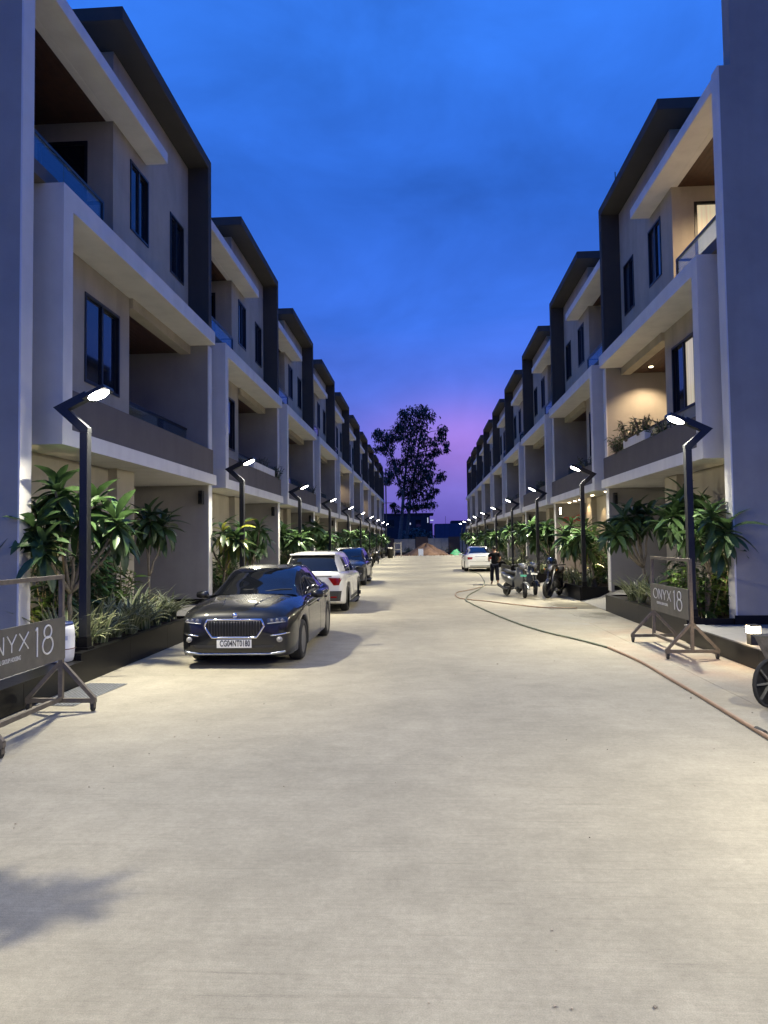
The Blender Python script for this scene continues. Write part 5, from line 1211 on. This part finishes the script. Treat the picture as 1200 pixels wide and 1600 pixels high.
for i in range(90):
    x, y = r.uniform(-3.2, 3.6), r.uniform(79.2, 80.4)+r.random()**2; s_ = r.uniform(.03, .10); rb.merge(MB().box(-s_, s_, -s_*.7, s_*.7, 0, s_*1.1), Matrix.Translation((x, y, 0)) @ Matrix.Rotation(r.random()*3, 4, 'Z'))
rb.build('rubble', M['sand'])['kind'] = 'stuff'
tag(MB().box(-.28, .28, -.02, .02, 0, .78).build('board', mat('bluish white board', (.42, .46, .58), .6, var=.12, vscale=4), None, (-.45, 79.6, 0), (R_(-8), 0, .1)), 'bluish white board leaning on the sand heap', 'board')
fmx = thing('timber_frame', 'pale upright timber frame standing by the far left lamps', 'frame', (-2.85, 73.5, 0))
for x in (-.35, .35): MB().box(x-.06, x+.06, -.05, .05, 0, 1.55).build('post', M['precast'], fmx)
for z in (.8, 1.45): MB().box(-.289, .289, -.04, .04, z-.05, z+.05).build('rail', M['precast'], fmx)
bn = thing('rubbish_bin', 'dark bin overflowing with rubbish beside the timber frame', 'bin', (-3.45, 69.5, 0))
MB().lathe([(.26, 0), (.36, .9), (.38, .92), (.35, .92), (.33, .88), (0, .86)], n=16).build('bin_body', M['black_plastic'], bn, smooth=True)
rb2 = MB()
for i in range(16): s_ = r.uniform(.05, .12); rb2.merge(MB().box(-s_, s_, -s_*.6, s_*.6, 0, s_), Matrix.Translation((r.uniform(-.2, .2), r.uniform(-.2, .2), .86+r.uniform(0, .15))) @ Euler((r.random(), r.random(), r.random())).to_matrix().to_4x4())
rb2.build('rubbish', M['precast'], bn)
tp_ = MB(); rows = []
for i in range(6):
    rows.append([(math.cos(6.2832*j/14)*(.75-.12*i)*(1+.15*math.sin(j*2.3+i)), math.sin(6.2832*j/14)*(.5-.08*i), .13*i+.05*math.sin(j*1.7)) for j in range(15)])
tag(tp_.grid(rows).build('tarpaulin_heap', mat('green tarpaulin', (.03, .22, .10), .6, var=.3, vscale=6), None, (3.55, 80.0, 0), smooth=True, fix=False), 'heap of green tarpaulin at the foot of the boundary wall', 'tarpaulin')
for i, (x, y, h) in enumerate(((-2.2, 84.8, 1.0), (-1.6, 84.6, .9), (2.3, 84.5, .95), (3.3, 84.0, 1.1), (-4.6, 83.8, 1.1))):
    shrub((x, y, 0), h, 7, 'bushy weed at the foot of the far boundary wall, %s from the left' % ['second', 'third', 'fourth', 'last', 'first'][i], 900+i, 'shrub', .3, .06, .45, 'weed_bush')
# dark buildings beyond
M['far_dark'] = mat('dark distant building', (.03, .032, .045), .9, var=.15, vscale=.5)
M['far_blue'] = mat('bluish distant sheet wall', (.055, .07, .13), .8, var=.12, vscale=.8)
M['far_win'] = mat('far lit window', (.5, .5, .5), .5, emit=(.8, .85, 1), estr=.7)
b1 = thing('far_building', 'dark flat-roofed building behind the eucalyptus', 'building', (0, 128, 0))
MB().box(-12, 1.0, 0, 9, 0, 6.55).build('wall', M['far_dark'], b1); MB().box(-12.1, 1.7, -.15, 9, 6.552, 6.8).build('roof_slab', M['far_dark'], b1)
MB().box(1.002, 1.5, 0, 8, 0, 4.9).build('wing', M['far_dark'], b1)
for x, z, w, h in ((.55, 5.0, .16, .95), (1.1, 5.35, .55, .2), (-3.0, 4.7, .5, .35)): MB().box(x, x+w, -.05, -.01, z, z+h).build('window', M['far_win'], b1)
for x in (-9, -6.5, -1.6): MB().box(x, x+.9, -.04, .02, 4.3, 5.6).build('window', M['glass'], b1)
b2 = thing('far_building', 'low bluish shed building right of the dark building', 'building', (0, 126, 0))
MB().box(1.9, 14, 0, 12, 0, 4.75).build('wall', M['far_blue'], b2); MB().box(4.9, 9, 1, 8, 4.752, 5.3).build('roof_room', M['far_dark'], b2); MB().tube([(3.9, 3, 4.7), (3.9, 3, 6.2)], .03, 5).build('aerial', M['pole'], b2)
for k in range(14): MB().box(1.9+k*.85, 1.93+k*.85, -.02, -.001, 2, 4.7).build('rib', M['far_dark'], b2)
# scaffold poles on the unfinished end of the left row
sf = thing('scaffolding', 'thin scaffolding poles against the unfinished far end of the left row', 'scaffolding', (-4.7, 83.6, 0))
for y in (0, 1.2):
    for x in (-.2, .1): MB().tube([(x, y, 0), (x, y, 10.2)], .045, 6).build('pole', M['iron'], sf)
for z in (3.4, 6.3, 8.6): MB().tube([(-.4, .05, z), (1.1, .05, z)], .04, 6).build('ledger', M['iron'], sf)

# eucalyptus: two leaning pale trunks, hanging clumps of narrow leaves
eu = thing('eucalyptus_tree', 'tall eucalyptus with two pale trunks standing beyond the boundary wall', 'tree', (-2.6, 95, 0))
def px(u, v, y):
    d = fw*F_PX+rr*(u-600)+uu*(800-v); t = y/d.y
    return Vector((d.x*t+2.6, y-95, 1.65+d.z*t))
r = random.Random(21); tk = MB()
T1 = [px(622, 866, 95), px(627, 820, 95), px(630, 780, 95.2), px(634, 735, 95.3), px(640, 690, 95.5), px(648, 655, 95.4)]
T2 = [px(631, 866, 95.6), px(637, 825, 95.6), px(641, 780, 95.4), px(648, 740, 95), px(654, 700, 94.6), px(660, 660, 94.5)]
T3 = [px(630, 775, 95.2), px(620, 745, 95.6), px(612, 715, 96), px(605, 690, 96.3)]
for T, w in ((T1, .30), (T2, .28), (T3, .15)): tk.tube(spline(T, 5), [lerp(w, .05, i/(5*(len(T)-1))) for i in range(5*(len(T)-1)+1)], 8)
clumps = [(645, 648, 15), (668, 650, 13), (660, 640, 9), (632, 660, 13), (628, 645, 7), (655, 668, 16), (636, 680, 17), (615, 680, 13), (600, 685, 14), (590, 678, 9), (622, 668, 9), (606, 702, 12), (592, 700, 8), (660, 690, 14), (680, 690, 8), (691, 672, 9), (690, 684, 7), (683, 705, 7), (698, 695, 5), (697, 703, 4), (640, 705, 13), (655, 712, 13), (672, 712, 10), (628, 722, 12), (618, 735, 10), (608, 742, 10), (605, 752, 6), (645, 730, 14), (662, 732, 13), (675, 725, 7), (690, 742, 7), (686, 748, 6), (632, 750, 13), (650, 752, 14), (668, 755, 12), (640, 770, 12), (658, 772, 14), (672, 772, 9), (628, 768, 8), (665, 790, 9), (650, 790, 9), (676, 788, 6), (618, 795, 6), (614, 788, 5), (636, 790, 7), (668, 742, 9), (612, 722, 8), (682, 765, 4)]
fo = MB()
hang = mini(.44, .105, .1)
for (u, v, rd) in clumps:
    y = 95+r.uniform(-2.2, 2.2); c = px(u, v, y); R0 = rd*95/1089*1.05
    # a twig from the nearest trunk
    best = min((q for T in (T1, T2, T3) for q in spline(T, 5)), key=lambda q: (q-c).length+max(0, q.z-c.z+.3)*2)
    tk.tube([best, best.lerp(c, .5)+Vector((0, 0, .25)), c], [.06, .045, .02], 5)
    for k in range(int(66*R0*R0)+22):
        d = Vector((r.gauss(0, 1), r.gauss(0, 1), r.gauss(0, .9))); d = d.normalized()*R0*r.random()**.42
        if r.random() < .10: d *= 1.35
        p = c+d; s_ = r.uniform(.7, 1.3)
        for j in range(3): fo.merge(hang, orient(p+Vector((r.uniform(-.1, .1), r.uniform(-.1, .1), r.uniform(-.1, .1))), r.uniform(0, 6.28), r.uniform(-1.5, -.1), r.uniform(-1, 1), s_))
tk.build('trunk', M['euc_bark'], eu, smooth=True, fix=False); fo.build('crown', M['euc'], eu, fix=False)
# a dark mass of bushes behind the wall
hd = MB()
for k in range(1500):
    p = Vector((r.uniform(-3.6, 1.3), r.uniform(96, 103), 0)); p.z = r.random()**.7*(3.6-.35*abs(p.x+1.4)); hd.merge(LGS, orient(p, r.uniform(0, 6.28), r.uniform(-1, 1), 0, 2.2))
tag(hd.build('bush', M['euc'], fix=False), 'dark bushes behind the far boundary wall', 'bush')
